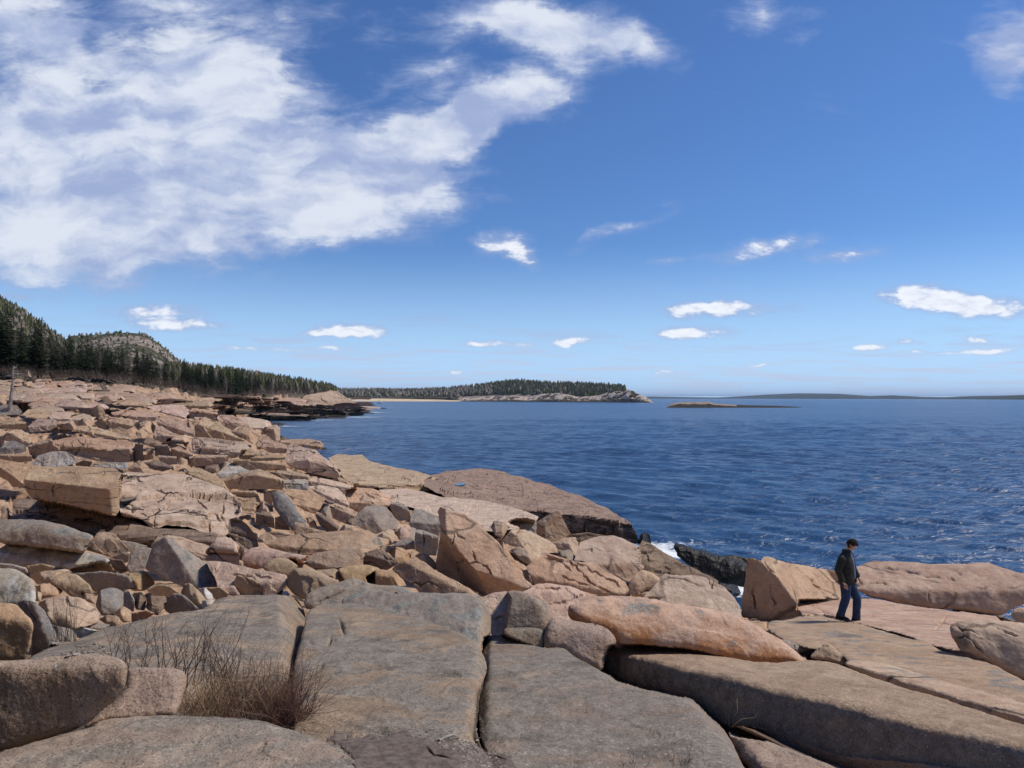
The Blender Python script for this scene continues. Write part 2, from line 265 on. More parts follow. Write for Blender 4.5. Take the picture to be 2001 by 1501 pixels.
# ------------------------------------------------------------------ rocks
ORG = {'A': (0,1126,4), 'B': (500,1126,4), 'C': (1000,1126,4), 'D': (1500,1126,4), 'E': (0,800,4), 'F': (500,840,4), 'G': (900,880,4), 'H': (0,690,4), 'P': (1430,1040,4), 'M': (370,700,5), 'Z': (0,0,1)}
ROCKS = []
def R(crop, pts, **k):
    ox, oy, s = ORG[crop]; q = [float(x) for x in pts.replace(',', ' ').split()]
    k['poly'] = np.array([(ox + q[i] / s, oy + q[i + 1] / s) for i in range(0, len(q), 2)])
    if 'a' in k: a = k['a']; k['a'] = (ox + a[0] / s, oy + a[1] / s, a[2])
    k['f'] = [(ox + f[0] / s, oy + f[1] / s, ox + f[2] / s, oy + f[3] / s, f[4], f[5]) for f in k.get('f', [])]
    k['c'] = [[(ox + c[i] / s, oy + c[i + 1] / s) for i in range(0, len(c), 2)] for c in k.get('c', [])]
    k['id'] = len(ROCKS); ROCKS.append(k)
def ray(u, v): return np.stack([(np.asarray(u) - CU) / F, np.ones_like(np.asarray(u, float)), -(np.asarray(v) - HV) / F], -1)
def nrm(az, el):
    az, el = math.radians(az), math.radians(el); return np.array([math.sin(az) * math.cos(el), -math.cos(az) * math.cos(el), math.sin(el)])
def inside(poly, u, v):
    r = np.zeros(u.shape, bool); n = len(poly)
    for i in range(n):
        x1, y1 = poly[i]; x2, y2 = poly[(i + 1) % n]
        if y1 == y2: continue
        c = (y1 > v) != (y2 > v); r ^= c & (u < (x2 - x1) * (v - y1) / (y2 - y1) + x1)
    return r
def segdist(poly, u, v, closed=True):
    best = np.full(u.shape, 1e9); n = len(poly)
    for i in range(n if closed else n - 1):
        a = np.array(poly[i]); b = np.array(poly[(i + 1) % n]); ab = b - a; L = max(ab @ ab, 1e-9)
        t = np.clip(((u - a[0]) * ab[0] + (v - a[1]) * ab[1]) / L, 0, 1); best = np.minimum(best, np.hypot(u - a[0] - t * ab[0], v - a[1] - t * ab[1]))
    return best
def plan(k):
    """planes of the visible faces of one rock, in metres"""
    p = k['poly']; rs = np.random.RandomState(100 + k['id'])
    lo = p[np.argmax(p[:, 1])]; wpx = np.ptp(p[:, 0]); hpx = np.ptp(p[:, 1])
    if 'a' in k: au, av, d = k['a']
    else: au, av = lo; d = cast(lo[0], lo[1]) * k.get('ds', 1.0)
    k['d0'] = d; k['wm'] = wpx * d / F; size = math.sqrt(wpx * hpx) * d / F; k['size'] = size
    P0 = ray(au, av) * d; pls = []
    b = k.get('b')
    if b is None:                                        # a blocky stone: front, top and two flanks, each rock its own
        x0, x1 = p[:, 0].min(), p[:, 0].max(); y0, y1 = p[:, 1].min(), p[:, 1].max()
        n0 = nrm(rs.uniform(-35, 25), rs.uniform(5, 28)); pls.append((n0, n0 @ P0))
        yr = y0 + hpx * rs.uniform(.35, .62); sl = hpx * rs.uniform(-.12, .2)
        faces = [(x0, yr - sl, x1, yr + sl, rs.uniform(-25, 40), rs.uniform(58, 78))]
        if wpx > 14:
            xr = x0 + wpx * rs.uniform(.62, .85); faces.append((xr, y0, xr + wpx * rs.uniform(-.15, .2), y1, rs.uniform(50, 80), rs.uniform(5, 35)))
            xl = x0 + wpx * rs.uniform(.08, .3); faces.append((xl, y1, xl + wpx * rs.uniform(-.05, .2), y0, rs.uniform(-85, -55), rs.uniform(0, 30)))
    else:
        n0 = nrm(*b); pls.append((n0, n0 @ P0)); faces = k['f']
    def surf(u, v):
        r = ray(u, v); t = None
        for n, c in pls:
            q = r @ n; q = np.where(q < -1e-3, c / np.minimum(q, -1e-3), 1e6); q = np.where(q <= 0, 1e6, q); t = q if t is None else np.maximum(t, q)
        return t
    for (u1, v1, u2, v2, az, el) in faces:
        A_ = ray(u1, v1) * min(float(surf(np.array(u1), np.array(v1))), d * 3); B_ = ray(u2, v2) * min(float(surf(np.array(u2), np.array(v2))), d * 3)
        ab = (B_ - A_) / (np.linalg.norm(B_ - A_) + 1e-9); n = nrm(az, el); n = n - (n @ ab) * ab; n /= np.linalg.norm(n); pls.append((n, n @ A_))
    k['pls'] = pls; k['s'] = 1.0
    k['rad'] = k.get('r', .10) * size * (.30 if k.get('r', .10) < .09 else .75)
    return k
def surface(k, u, v, soft=True):
    r = ray(u, v); ts = []
    cap = k['d0'] + (k.get('cap', 1.5) if k.get('b', (0, 0))[0] != 180 else 40) * max(k['wm'], k['size'])
    for n, c in k['pls']:
        q = r @ n; q = np.where(q < -1e-3, c / np.minimum(q, -1e-3), 1e6); q = np.where(q <= 0, 1e6, q); ts.append(np.minimum(q, cap))
    ts = np.stack(ts); mx = ts.max(0)
    if soft and len(ts) > 1:
        kk = 1.0 / max(k['rad'] * .55, .012); mx = mx + np.log(np.exp((ts - mx) * kk).sum(0)) / kk
        mx = cap - np.maximum(cap - mx, 0)
    e = segdist(k['poly'], u, v) * mx / F; rr = k['rad'] * k.get('er', 1.0); e = np.minimum(e, rr)
    return (mx + (rr - np.sqrt(np.maximum(rr * rr - (rr - e) ** 2, 0))) * .8) * k['s']
ZBW, ZBH, ZS = 1100, 800, 2.0                              # depth map of the rocks, to seat them one behind another
ZB = np.full((ZBH, ZBW), 1e9)
def seat():
    for k in sorted([plan(k) for k in ROCKS], key=lambda k: -(k.get('key') or k['poly'][:, 1].max())):
        p = k['poly']; i0, i1 = int(max(0, p[:, 0].min() / ZS + 20)), int(min(ZBW - 1, p[:, 0].max() / ZS + 22)); j0, j1 = int(max(0, p[:, 1].min() / ZS)), int(min(ZBH - 1, p[:, 1].max() / ZS + 2))
        jj, ii = np.mgrid[j0:j1, i0:i1]; u = (ii - 20) * ZS; v = jj * ZS * 1.0
        m = inside(p, u.astype(float), v.astype(float))
        if not m.any(): continue
        t = surface(k, u[m].astype(float), v[m].astype(float), False); zb = ZB[jj[m], ii[m]]; ov = zb < 1e8
        if ov.any():
            need = np.percentile((zb[ov] * 1.004 + .03) / t[ov], 40)
            if need > 1: k['s'] = min(need, 1.15); t = t * k['s']
            k['near'] = (ZB[j0:j1, i0:i1].copy(), i0, j0); t = np.where(ov, np.maximum(t, zb * 1.004 + .04), t)
        ZB[jj[m], ii[m]] = np.minimum(zb, t)
def build_rock(k):
    p = k['poly']; rs = np.random.RandomState(500 + k['id']); area = .5 * abs(np.dot(p[:, 0], np.roll(p[:, 1], 1)) - np.dot(p[:, 1], np.roll(p[:, 0], 1)))
    s = float(np.clip(math.sqrt(area) / 26, 1.7, 2.7)); B = []
    rnd_px = min(k['rad'] * F / k['d0'], math.sqrt(area) * .2)
    q = p.copy()
    for _ in range(2 if k.get('r', .1) > .15 else 1):      # round the corners a little
        nq = []; n = len(q)
        for i in range(n):
            a, b = q[i], q[(i + 1) % n]; L = np.linalg.norm(b - a); c = min(.25, rnd_px * .5 / max(L, 1e-6) + .02); nq += [a + (b - a) * c, b - (b - a) * c]
        q = np.array(nq)
    for i in range(len(q)):
        a, b = q[i], q[(i + 1) % len(q)]; L = np.linalg.norm(b - a); m = max(1, int(L / s))
        for j in range(m): B.append(a + (b - a) * (j / m))
    B = np.array(B); nb = len(B)
    tan = np.roll(B, -1, 0) - np.roll(B, 1, 0); tan /= (np.linalg.norm(tan, axis=1)[:, None] + 1e-9)
    jit = fbm(np.c_[B * .045, np.full(nb, k['id'] * 3.1)], 4, 5, .6) * min(2.6, math.sqrt(area) * .035) * k.get('jag', 1.0)
    B = B + np.c_[tan[:, 1], -tan[:, 0]] * jit[:, None]
    x0, y0 = B.min(0); x1, y1 = B.max(0); gx = []
    for r_, yy in enumerate(np.arange(y0, y1, s * .87)):
        gx.append(np.c_[np.arange(x0 + (r_ % 2) * s / 2, x1, s), np.full(len(np.arange(x0 + (r_ % 2) * s / 2, x1, s)), yy)])
    G = np.concatenate(gx); G = G + rs.uniform(-.12, .12, G.shape) * s; m = inside(B, G[:, 0], G[:, 1]); G = G[m]; G = G[segdist(B, G[:, 0], G[:, 1]) > s * .55]
    fine = []; lines = []                                  # finer points where a crack runs
    for cr in k['c']:
        L = []
        for a, b in zip(cr[:-1], cr[1:]):
            n_ = max(2, int(math.hypot(b[0] - a[0], b[1] - a[1]) / 2.5)); L += [(a[0] + (b[0] - a[0]) * i / n_, a[1] + (b[1] - a[1]) * i / n_) for i in range(n_)]
        L.append(cr[-1]); L = np.array(L); L = L + np.c_[fbm(np.c_[L * .09, np.full(len(L), 3.)], 3, 14), fbm(np.c_[L * .09, np.full(len(L), 9.)], 3, 15)] * 4.5; lines.append(L)
        tn = np.gradient(L, axis=0); tn /= np.linalg.norm(tn, axis=1)[:, None] + 1e-9; nn_ = np.c_[-tn[:, 1], tn[:, 0]]
        fine += [L, L + nn_ * 1.05, L - nn_ * 1.05, L + nn_ * 2.3, L - nn_ * 2.3]
    if fine:
        near_ = np.min([segdist(L[::2], G[:, 0], G[:, 1], False) for L in lines], 0); G = G[near_ > 3.0]; Fp = np.concatenate(fine); Fp = Fp[inside(B, Fp[:, 0], Fp[:, 1])]; Fp = Fp[segdist(B, Fp[:, 0], Fp[:, 1]) > 1.2]; G = np.concatenate([G, Fp])
    V2 = np.concatenate([B, G]); c0 = V2.mean(0)
    ov, oe, of, vo, _, _ = delaunay_2d_cdt([Vector(x - c0) for x in V2], [(i, (i + 1) % nb) for i in range(nb)], [], 1, 1e-5)
    U = np.array([tuple(x) for x in ov]) + c0; tri = np.array([f for f in of if len(f) == 3], dtype=np.int64)
    isb = np.array([any(a < nb for a in o) for o in vo]); bmap = {}
    for i, o in enumerate(vo):
        for a in o:
            if a < nb: bmap[a] = i
    t = surface(k, U[:, 0], U[:, 1])
    if 'near' in k:                                        # the part tucked behind nearer stones
        zn, i0, j0 = k['near']; a_ = np.clip(np.round(U[:, 0] / ZS + 20).astype(int) - i0, 0, zn.shape[1] - 1); b_ = np.clip(np.round(U[:, 1] / ZS).astype(int) - j0, 0, zn.shape[0] - 1); zz_ = zn[b_, a_]; msk = (zn < 1e8).astype(float); bl = msk.copy()
        for _ in range(3): bl = (bl + np.roll(bl, 1, 0) + np.roll(bl, -1, 0) + np.roll(bl, 1, 1) + np.roll(bl, -1, 1)) / 5
        wgt = np.clip((bl[b_, a_] - .55) / .44, 0, 1); t = np.where(zz_ < 1e8, t + wgt * np.maximum(zz_ * 1.004 + .04 - t, 0), t)
    edge = segdist(B, U[:, 0], U[:, 1])
    r = ray(U[:, 0], U[:, 1]); Pv = r * t[:, None]
    # face winding towards the camera, then normals
    a, b, c = Pv[tri[:, 0]], Pv[tri[:, 1]], Pv[tri[:, 2]]; fn = np.cross(b - a, c - a); flip = np.einsum('ij,ij->i', fn, a) > 0; tri[flip] = tri[flip][:, ::-1]; fn[flip] *= -1
    N = np.zeros_like(Pv)
    for j in range(3): np.add.at(N, tri[:, j], fn)
    N /= (np.linalg.norm(N, axis=1)[:, None] + 1e-12)
    sz = k['size'] * k['s']; amp = k.get('amp', 1.0); off = k['id'] * 7.7
    d = fbm(Pv / (sz * .38) + off, 3, 1, .5) * sz * .030 * amp + fbm(Pv / (sz * .10) + off, 5, 2, .62) * sz * .012 * amp
    if k.get('chip', 1):                                   # broken facets
        w1 = Pv / (sz * .34) + off; ci, cj, ox, oy, ed = vor2(w1[:, 0] + w1[:, 2] * .7 + fbm(w1, 2, 9) * .4, w1[:, 1] * .8 + w1[:, 2] * .6, 31 + k['id'])
        d = d + (( _h(ci, cj, 3, 7) - .5) * .05 + (ox * (_h(ci, cj, 4, 7) - .5) + oy * (_h(ci, cj, 5, 7) - .5)) * .10) * sz * .55 * k.get('chip', 1)
    st = k.get('strat', 0)
    if st:                                                 # sheeting joints: stepped courses
        hcur = (Pv[:, 2] + Pv[:, 0] * .06 + Pv[:, 1] * k.get('dip', .08) + fbm(Pv * .6, 3, 4) * .22) / st
        d = d + (_h(np.floor(hcur).astype(np.int64), np.full(len(Pv), 3), np.floor(Pv[:, 0] / (st * 5) + _h(np.floor(hcur).astype(np.int64), 0, 0, 3) * 3).astype(np.int64), 12) - .5) * st * .55
        fr = hcur - np.floor(hcur); d = d - np.exp(-(np.minimum(fr, 1 - fr) / .09) ** 2) * st * .14
    fall = np.clip(edge / (s * 2.0 + (6 if k['size'] > 1.2 and k['d0'] < 8 else 0)), 0, 1)
    graz = np.abs(np.einsum('ij,ij->i', N, Pv)) / np.linalg.norm(Pv, axis=1); d = d * np.clip(graz * 3.2, .22, 1)
    Pv = Pv + N * (d * fall * (0.35 + .65 * fall))[:, None]
    for L in lines:
        cd_ = segdist(L, U[:, 0], U[:, 1], False); end = np.clip(np.minimum(np.hypot(U[:, 0] - L[0, 0], U[:, 1] - L[0, 1]), np.hypot(U[:, 0] - L[-1, 0], U[:, 1] - L[-1, 1])) / 14, .15, 1)
        Pv = Pv + N * (-np.clip(1.15 - cd_ / k.get('cw', 1.6) * .8, 0, 1) * min(.065 * sz + .04, .16) * np.clip(graz * 2, .35, 1) * end * (.55 + .45 * np.sin(U[:, 0] * .13 + U[:, 1] * .09 + off)))[:, None]
    # the unseen back: taper away from the viewer
    cen = ray(*[np.array(x) for x in U.mean(0)]); cen = cen / np.linalg.norm(cen); T = k.get('T', .75) * (k['wm'] + k['size']) * .5 * k['s']
    Bi = np.array([bmap[i] for i in range(nb)]); Pb = Pv[Bi]; C = Pb.mean(0); n0 = len(Pv); far = np.percentile(Pb[:, 1], 70)
    allV = [Pv]; rings = [Bi]
    for fr, sc in ((.12, 1.0), (.45, .93), (.85, .72)):
        Q = C + (Pb - C) * sc + cen * T * fr; Q = Q + fbm(Q / (sz * .3) + off, 3, 6)[:, None] * sz * .03 * (0 if fr < .2 else 1)
        allV.append(Q); rings.append(np.arange(n0, n0 + nb)); n0 += nb
    allV.append((C + cen * T)[None]); quads = []; ccw = (np.dot(B[:, 0], np.roll(B[:, 1], -1)) - np.dot(B[:, 1], np.roll(B[:, 0], -1))) > 0
    for a_, b_ in zip(rings[:-1], rings[1:]):
        A1, A2, B1, B2 = a_, np.roll(a_, -1), b_, np.roll(b_, -1); quads.append(np.stack([A1, A2, B2, B1] if ccw else [A1, B1, B2, A2], 1))
    L = rings[-1]; tri2 = np.stack([L, np.roll(L, -1), np.full(nb, n0)] if ccw else [np.roll(L, -1), L, np.full(nb, n0)], 1)
    V = np.concatenate(allV) + np.array([0, 0, CAMH]); lo = np.array([V[:, 0].mean(), V[:, 1].mean(), V[:n0, 2].min()])
    o = mesh_np(k.get('n', 'boulder'), V, [np.concatenate([tri, tri2]), np.concatenate(quads)], M[k.get('m', 'tan')], k.get('r', .1) >= .09, None, tuple(lo))
    if k.get('st'): tag(o, kind='structure')
    else: tag(o, k.get('l', 'tan granite block'), k.get('cat', 'rock'), k.get('g'), 'thing')
    return o
# ------------------------------------------------------------------ the rocks, traced in the photograph and given distance, faces and bulk
LG = dict(n='rock_ledge', st=1)
# foreground slabs
R('Z','-60,1485 0,1470 50,1456 105,1441 160,1424 205,1406 250,1401 312,1398 400,1400 500,1405 550,1421 605,1436 650,1458 688,1481 720,1505 760,1600 -60,1600',a=(300,1500,3.0),b=(180,84),f=[(-60,1490,300,1440,-60,62),(500,1420,740,1560,60,66)],r=.12,m='fg',n='rock_slab',l='grey lichened dome of rock along the bottom left edge',cap=.8,chip=.25)
R('Z','-60,1287 0,1290 50,1290 110,1282 160,1278 195,1279 235,1286 248,1297 250,1312 245,1341 225,1368 190,1396 160,1421 100,1442 50,1456 0,1469 -60,1485',a=(160,1421,3.5),b=(-8,14),f=[(-60,1308,245,1300,10,76)],r=.10,m='fgr',l='big brown speckled boulder at the left edge, lower left',chip=.2,cap=.7,amp=.8)
R('Z','250,1306 262,1304 325,1304 350,1307 362,1316 365,1333 360,1358 350,1383 342,1398 250,1404 205,1410 160,1424 190,1396 225,1368 245,1341',a=(205,1410,3.75),b=(10,48),f=[(345,1310,350,1395,70,20)],r=.12,m='fgr',l='small speckled boulder between the brown boulder and the dry grass',chip=.3)
R('Z','48,1290 100,1262 140,1256 175,1240 207,1226 252,1218 288,1208 338,1198 390,1192 410,1183 425,1171 450,1163 500,1163 545,1162 575,1166 592,1186 597,1208 590,1243 577,1281 570,1311 560,1350 520,1410 350,1410 250,1390 160,1340 60,1310',a=(500,1400,4.3),b=(180,83.5),f=[(545,1175,556,1340,72,38),(430,1176,120,1275,-50,74)],r=.13,m='fg',n='rock_slab',l='wide dark grey slab behind the bare bush',chip=.25,cap=1.2)
R('B','400,300 440,240 540,215 760,208 860,225 940,262 1050,285 1160,310 1300,350 1500,410 1660,470 1730,540 1780,620 1805,690 1800,760 1760,850 1730,930 1725,1050 1710,1180 1690,1290 1800,1400 2000,1560 2000,1800 200,1800 290,1200 280,900 290,740 310,640 360,480 385,360',a=(1000,1300,3.65),b=(180,82),f=[(1730,520,1640,1290,68,48),(390,330,320,800,-60,58)],r=.11,m='fg',n='rock_slab',l='huge grey slab in the middle foreground, with a dark pit at upper left',chip=.25,cap=1.2,cw=3,c=[(620,300,680,400,700,500),(400,500,500,560,570,520,600,460),(380,780,560,660)])
R('Z','943,1251 950,1243 965,1240 988,1242 1000,1247 1025,1256 1045,1263 1062,1266 1095,1265 1110,1271 1125,1286 1150,1298 1175,1312 1200,1323 1225,1332 1255,1337 1275,1335 1300,1338 1325,1346 1350,1353 1365,1363 1378,1378 1392,1398 1412,1423 1430,1448 1440,1471 1450,1493 1462,1510 1500,1600 950,1600 960,1500 948,1466 939,1443 935,1413 937,1376 942,1346 950,1326 953,1301 947,1286 940,1266',a=(1150,1500,3.35),b=(180,80),f=[(1330,1352,1450,1500,62,58),(958,1270,948,1440,-72,40)],r=.11,m='fg',n='rock_slab',l='huge grey slab right of the gravel-filled crack',chip=.25,cap=1.2)
R('Z','1176,1311 1178,1286 1185,1266 1193,1260 1225,1258 1275,1261 1325,1266 1375,1273 1425,1286 1500,1296 1575,1290 1612,1290 1650,1303 1712,1326 1775,1348 1817,1356 1850,1368 1925,1393 2001,1416 2080,1440 2080,1620 1900,1600 1700,1530 1600,1490 1500,1450 1430,1440 1392,1410 1350,1370 1255,1350 1200,1333',a=(1800,1360,6.5),b=(180,79.5),f=[(1190,1275,1330,1308,-50,8),(1330,1308,1510,1352,-38,10),(1510,1352,1780,1475,-42,12)],r=.09,m='slabr',n='rock_slab',l='very long pale slab running to the lower right corner, its near side shaded and lichened',chip=.2,cap=1.0,amp=.8)
R('Z','1422,1420 1450,1418 1475,1421 1500,1427 1550,1441 1588,1458 1637,1476 1700,1483 1800,1492 1875,1501 1950,1520 1990,1620 1500,1620 1467,1501 1445,1485 1435,1458 1425,1438',a=(1600,1501,3.6),b=(180,83),f=[(1436,1424,1492,1500,-62,30)],r=.12,m='fgr',n='rock_slab',l='low slab cut off by the bottom edge, right of centre',chip=.2)
R('Z','1650,1300 1655,1292 1680,1290 1730,1297 1780,1312 1830,1327 1912,1350 2001,1375 2080,1395 2080,1450 2001,1424 1925,1400 1850,1376 1817,1362 1775,1356 1712,1334',a=(1817,1348,7.6),b=(180,79),f=[(1668,1302,1830,1350,-40,20),(1830,1350,2001,1405,-40,20)],r=.12,m='tan',n='rock_slab',l='narrow rounded slab lying just behind the very long one at right',chip=.2,cap=1)
R('D','0,420 0,350 140,350 300,300 430,298 560,330 740,372 900,430 1100,490 1250,505 1350,580 1420,600 1560,640 1750,680 1950,790 2080,850 2320,940 2320,1150 2001,1050 1700,950 1400,880 1200,800 1000,740 800,700 640,690 600,640 480,540 350,590 120,500',a=(1300,800,9.2),b=(180,79),f=[],r=.10,m='ridge',n='rock_ledge',l='long rusty brown ridge of rock the man walks on',chip=.15,cap=1,amp=.7,)
R('D','325,640 370,580 440,525 500,512 580,560 660,665 600,700 480,660',b=(-5,40),f=[(440,530,600,640,40,55)],r=.16,m='tan',l='small pink boulder at the corner of the long slab',chip=.6)
R('D','100,490 160,500 360,572 230,600',b=(10,30),f=[(120,510,360,572,0,74)],r=.06,m='grey',n='stone_slab',l='thin wedge of stone over a dark hole, below the walking man',cap=.6)
# right-hand ledges
R('Z','1555,1190 1560,1172 1590,1170 1640,1172 1690,1168 1720,1172 1800,1186 1960,1206 1960,1280 1890,1275 1840,1268 1760,1240 1700,1225 1640,1212 1575,1212',a=(1800,1250,12.9),b=(180,80),f=[],r=.14,m='smooth',cap=2,chip=.1,c=[(1592,1178,1610,1196,1640,1204),(1851,1202,1840,1218,1822,1232)],**LG)
R('Z','1449,1200 1450,1170 1455,1140 1460,1100 1459,1090 1468,1089 1488,1096 1490,1088 1502,1087 1535,1099 1580,1107 1640,1117 1655,1150 1655,1176 1590,1180 1578,1206 1530,1217 1490,1210 1452,1207',a=(1530,1214,15.6),b=(-32,4),f=[(1488,1098,1520,1128,20,66),(1520,1128,1556,1180,55,52)],r=.06,m='smooth',n='granite_block',l='big angular block with a dark left face, left of the walking man',chip=.35,cap=1.1,c=[(1490,1093,1500,1110,1512,1118),(1576,1127,1600,1150,1635,1165),(1580,1108,1590,1122,1600,1125),(1475,1130,1470,1160,1480,1200),(1505,1140,1515,1190)])
R('Z','1590,1140 1612,1148 1640,1158 1645,1176 1632,1174 1612,1158',a=(1632,1174,16.4),b=(-10,20),f=[(1590,1142,1645,1165,0,68)],r=.1,m='smooth',n='stone_slab',l='thin slab beside the little rock pool behind the man')
R('Z','1680,1105 1700,1097 1740,1096 1800,1100 1850,1103 1900,1101 1930,1099 1960,1110 1985,1119 2060,1126 2060,1180 2001,1182 1985,1186 1960,1202 1940,1201 1880,1193 1810,1188 1750,1177 1700,1167 1680,1156 1640,1150 1630,1132 1650,1115',a=(1900,1196,17.5),b=(-4,8),f=[(1690,1150,1960,1150,-4,78)],r=.09,m='smooth',n='rock_slab',l='broad smooth slab with a dark gap under it, right of the man',chip=.2,cap=1,c=[(1817,1156,1812,1186),(1700,1106,1760,1112,1800,1124,1870,1133),(1640,1145,1700,1140,1745,1138),(1868,1118,1885,1122)])
R('Z','1856,1233 1857,1223 1870,1216 1900,1210 1950,1212 2001,1218 2080,1225 2080,1350 2001,1332 1975,1318 1937,1298 1900,1280 1875,1272 1867,1256 1860,1246',a=(1937,1296,10.8),b=(-20,20),f=[(1872,1224,2010,1250,5,62)],r=.16,m='smooth',l='rounded cracked boulder at the right edge, below the overhanging slab',chip=.3,cap=.8,c=[(1868,1218,1880,1232,1900,1232,1915,1242),(1870,1246,1890,1244,1905,1256,1920,1275,1935,1290),(1950,1225,1990,1245)])
R('Z','1980,1190 2001,1186 2050,1186 2050,1218 1990,1217 1975,1205',a=(2001,1217,15),m='smooth',l='stub of rock propping the overhanging slab at the right edge',b=(-20,10),f=[(1985,1195,2050,1196,0,70)])
R('C','435,240 480,225 620,165 720,150 900,155 1100,175 1300,220 1500,245 1700,290 1900,370 2000,440 2100,490 2200,570 2310,672 2260,700 2000,700 1700,660 1400,590 1100,560 850,550 800,480 700,410 520,370 440,330',a=(1300,560,8.6),b=(4,12),f=[(520,300,1100,370,2,58),(1100,370,2150,560,2,56),(480,225,520,350,-64,5)],r=.11,m='orange',l='long rust-orange boulder with grey lichen patches',chip=.15,cap=.8,amp=.8)
R('C','250,575 250,480 270,400 300,340 350,325 450,345 600,370 700,390 770,430 810,490 812,560 740,600 715,760 600,710 500,660 380,575',a=(700,745,7.6),b=(0,26),f=[(300,400,780,440,10,68)],r=.2,m='fgr',l='squat rounded boulder before the rust-orange one',chip=.2)
R('Z','982,1240 985,1228 1000,1226 1040,1226 1062,1230 1066,1250 1064,1272 1045,1270 1000,1256',a=(1045,1263,7.3),r=.2,m='fg',l='low dark rock at the foot of the tall lichened boulder',chip=.3,b=(0,30),f=[(984,1236,1062,1238,0,66)])
R('G','305,1440 300,1380 330,1200 360,1110 400,1098 480,1102 600,1150 700,1220 735,1310 700,1350 680,1400 640,1460 500,1470 340,1470',a=(500,1440,8.0),b=(-8,24),f=[(340,1240,560,1180,10,66),(600,1180,690,1400,66,25)],r=.18,m='fg',l='tall dark lichened boulder standing between pale slabs',chip=.25)
R('B','640,205 740,150 860,115 1000,105 1080,130 1250,130 1420,130 1600,135 1700,140 1780,190 1825,260 1840,350 1838,460 1800,500 1765,600 1700,610 1500,540 1200,450 900,340',a=(1040,336,8.15),b=(-22,68),f=[(1770,220,1740,560,70,20)],r=.16,m='grey',l='broad lichened boulder behind the middle foreground slab',chip=.2,cap=.8)
R('B','380,230 380,190 390,150 450,110 560,70 700,25 760,12 850,40 900,60 1000,70 1100,75 1180,90 1235,135 1100,200 860,260 700,260 520,270 440,255',a=(700,230,9.3),b=(0,46),f=[(400,170,1100,90,0,72)],r=.12,m='grey',n='rock_slab',l='humped grey and tan rock split by a long curved crack',c=[(440,225,600,150,740,90,830,50)],chip=.3)
R('F','240,1220 245,1150 300,1085 340,1078 420,1085 470,1095 560,1140 660,1180 600,1240 450,1320 380,1330 290,1280',b=(-10,34),f=[(310,1100,380,1300,-60,20),(300,1090,600,1180,20,66)],r=.1,m='gold',l='tan peaked boulder above the gap between the two big grey slabs')
R('F','430,1100 560,1090 620,1080 680,1130 700,1190 560,1190',r=.15,m='gold',l='small tan boulder right of the tan peaked one')
R('F','640,1090 700,1065 800,1053 900,1060 970,1085 1000,1130 1000,1200 850,1210 690,1190 655,1120',b=(0,40),f=[(660,1110,980,1110,0,72)],r=.16,m='gold',l='rounded golden-brown boulder behind the cracked grey hump')
R('F','960,1090 1080,1110 1140,1150 1180,1220 900,1230 850,1150',r=.08,m='gold',n='rock_slab',l='flat brown slab beside the rock with the white streak')
R('F','1060,1090 1100,1040 1170,1028 1250,1008 1330,1040 1420,1110 1550,1170 1680,1250 1780,1320 1850,1440 1700,1430 1450,1330 1300,1300 1230,1220 1150,1170',a=(1300,1280,11.3),b=(-30,28),f=[(1180,1040,1700,1300,32,60)],r=.07,m='tan',l='long leaning rock with a white mineral streak',chip=.6,cap=.8)
# the giant leaning slab and its neighbours
R('Z','860,990 868,993 890,1000 910,1006 930,1020 950,1037 965,1051 980,1065 1000,1098 1020,1125 1040,1144 1020,1158 982,1165 950,1168 938,1162 925,1155 870,1136 855,1119 850,1105 855,1077 860,1052 860,1020 855,1000',a=(938,1162,15.5),b=(16,38),f=[(870,1000,874,1110,-66,6),(872,1096,925,1112,-30,-22),(925,1112,950,1160,-60,-10)],r=.05,m='smooth',n='rock_slab',l='giant pink slab leaning to the right, its left edge thin and dark',chip=.3,cap=.9,c=[(872,1058,884,1068,900,1090,912,1102,930,1098,950,1105,962,1130),(886,1040,888,1055,884,1070),(922,1080,932,1098),(890,1042,905,1052)],cw=1.6)
R('F','1190,735 1215,670 1240,618 1300,625 1430,680 1447,760 1430,840 1330,810 1220,770',b=(-5,12),f=[(1210,720,1440,740,5,62)],r=.06,m='grey',n='granite_block',l='squared block leaning on the giant slab, upper of two',chip=.6)
R('F','1250,780 1310,785 1430,830 1425,900 1410,990 1330,980 1255,945 1240,860',b=(-5,6),f=[(1250,800,1430,840,0,70)],r=.05,m='grey',n='granite_block',l='squared block under the upper one beside the giant slab',c=[(1310,790,1300,930),(1255,880,1300,880)],key=1080)
R('F','1210,760 1250,770 1250,850 1250,930 1222,900 1205,820',r=.06,m='grey',n='granite_block',l='narrow upright sliver left of the two squared blocks')
R('F','1240,985 1290,950 1350,980 1400,1030 1430,1100 1380,1090 1300,1030',r=.08,m='tan',l='small pointed stone wedged below the squared blocks')
R('F','765,690 800,650 860,600 960,590 1020,600 1060,650 1120,740 1100,775 1010,785 940,820 850,780 780,740',b=(-6,22),f=[(800,700,1110,730,-30,48),(930,650,1000,790,40,40),(860,610,1040,640,0,70)],r=.05,m='grey',l='big faceted tan-grey boulder left of the squared blocks',chip=.7)
R('F','575,590 620,572 700,600 800,645 770,690 710,738 650,715 600,690 570,640',b=(-20,18),f=[(600,600,780,680,20,60)],r=.07,m='pink',l='rosy block lying tilted left of the faceted boulder')
R('F','500,640 540,600 575,590 600,690 600,740 560,700',r=.08,m='grey',l='dim stone behind the rosy tilted block')
R('F','690,470 750,450 900,458 1060,508 1052,600 900,600 800,645 728,606 740,530 700,520',b=(0,10),f=[(735,560,1050,590,0,72)],r=.05,m='smooth',n='rock_slab',l='pale pink slab crossed by fine cracks, above the faceted boulder',c=[(740,500,850,490,950,540),(800,560,1000,580)],chip=.5)
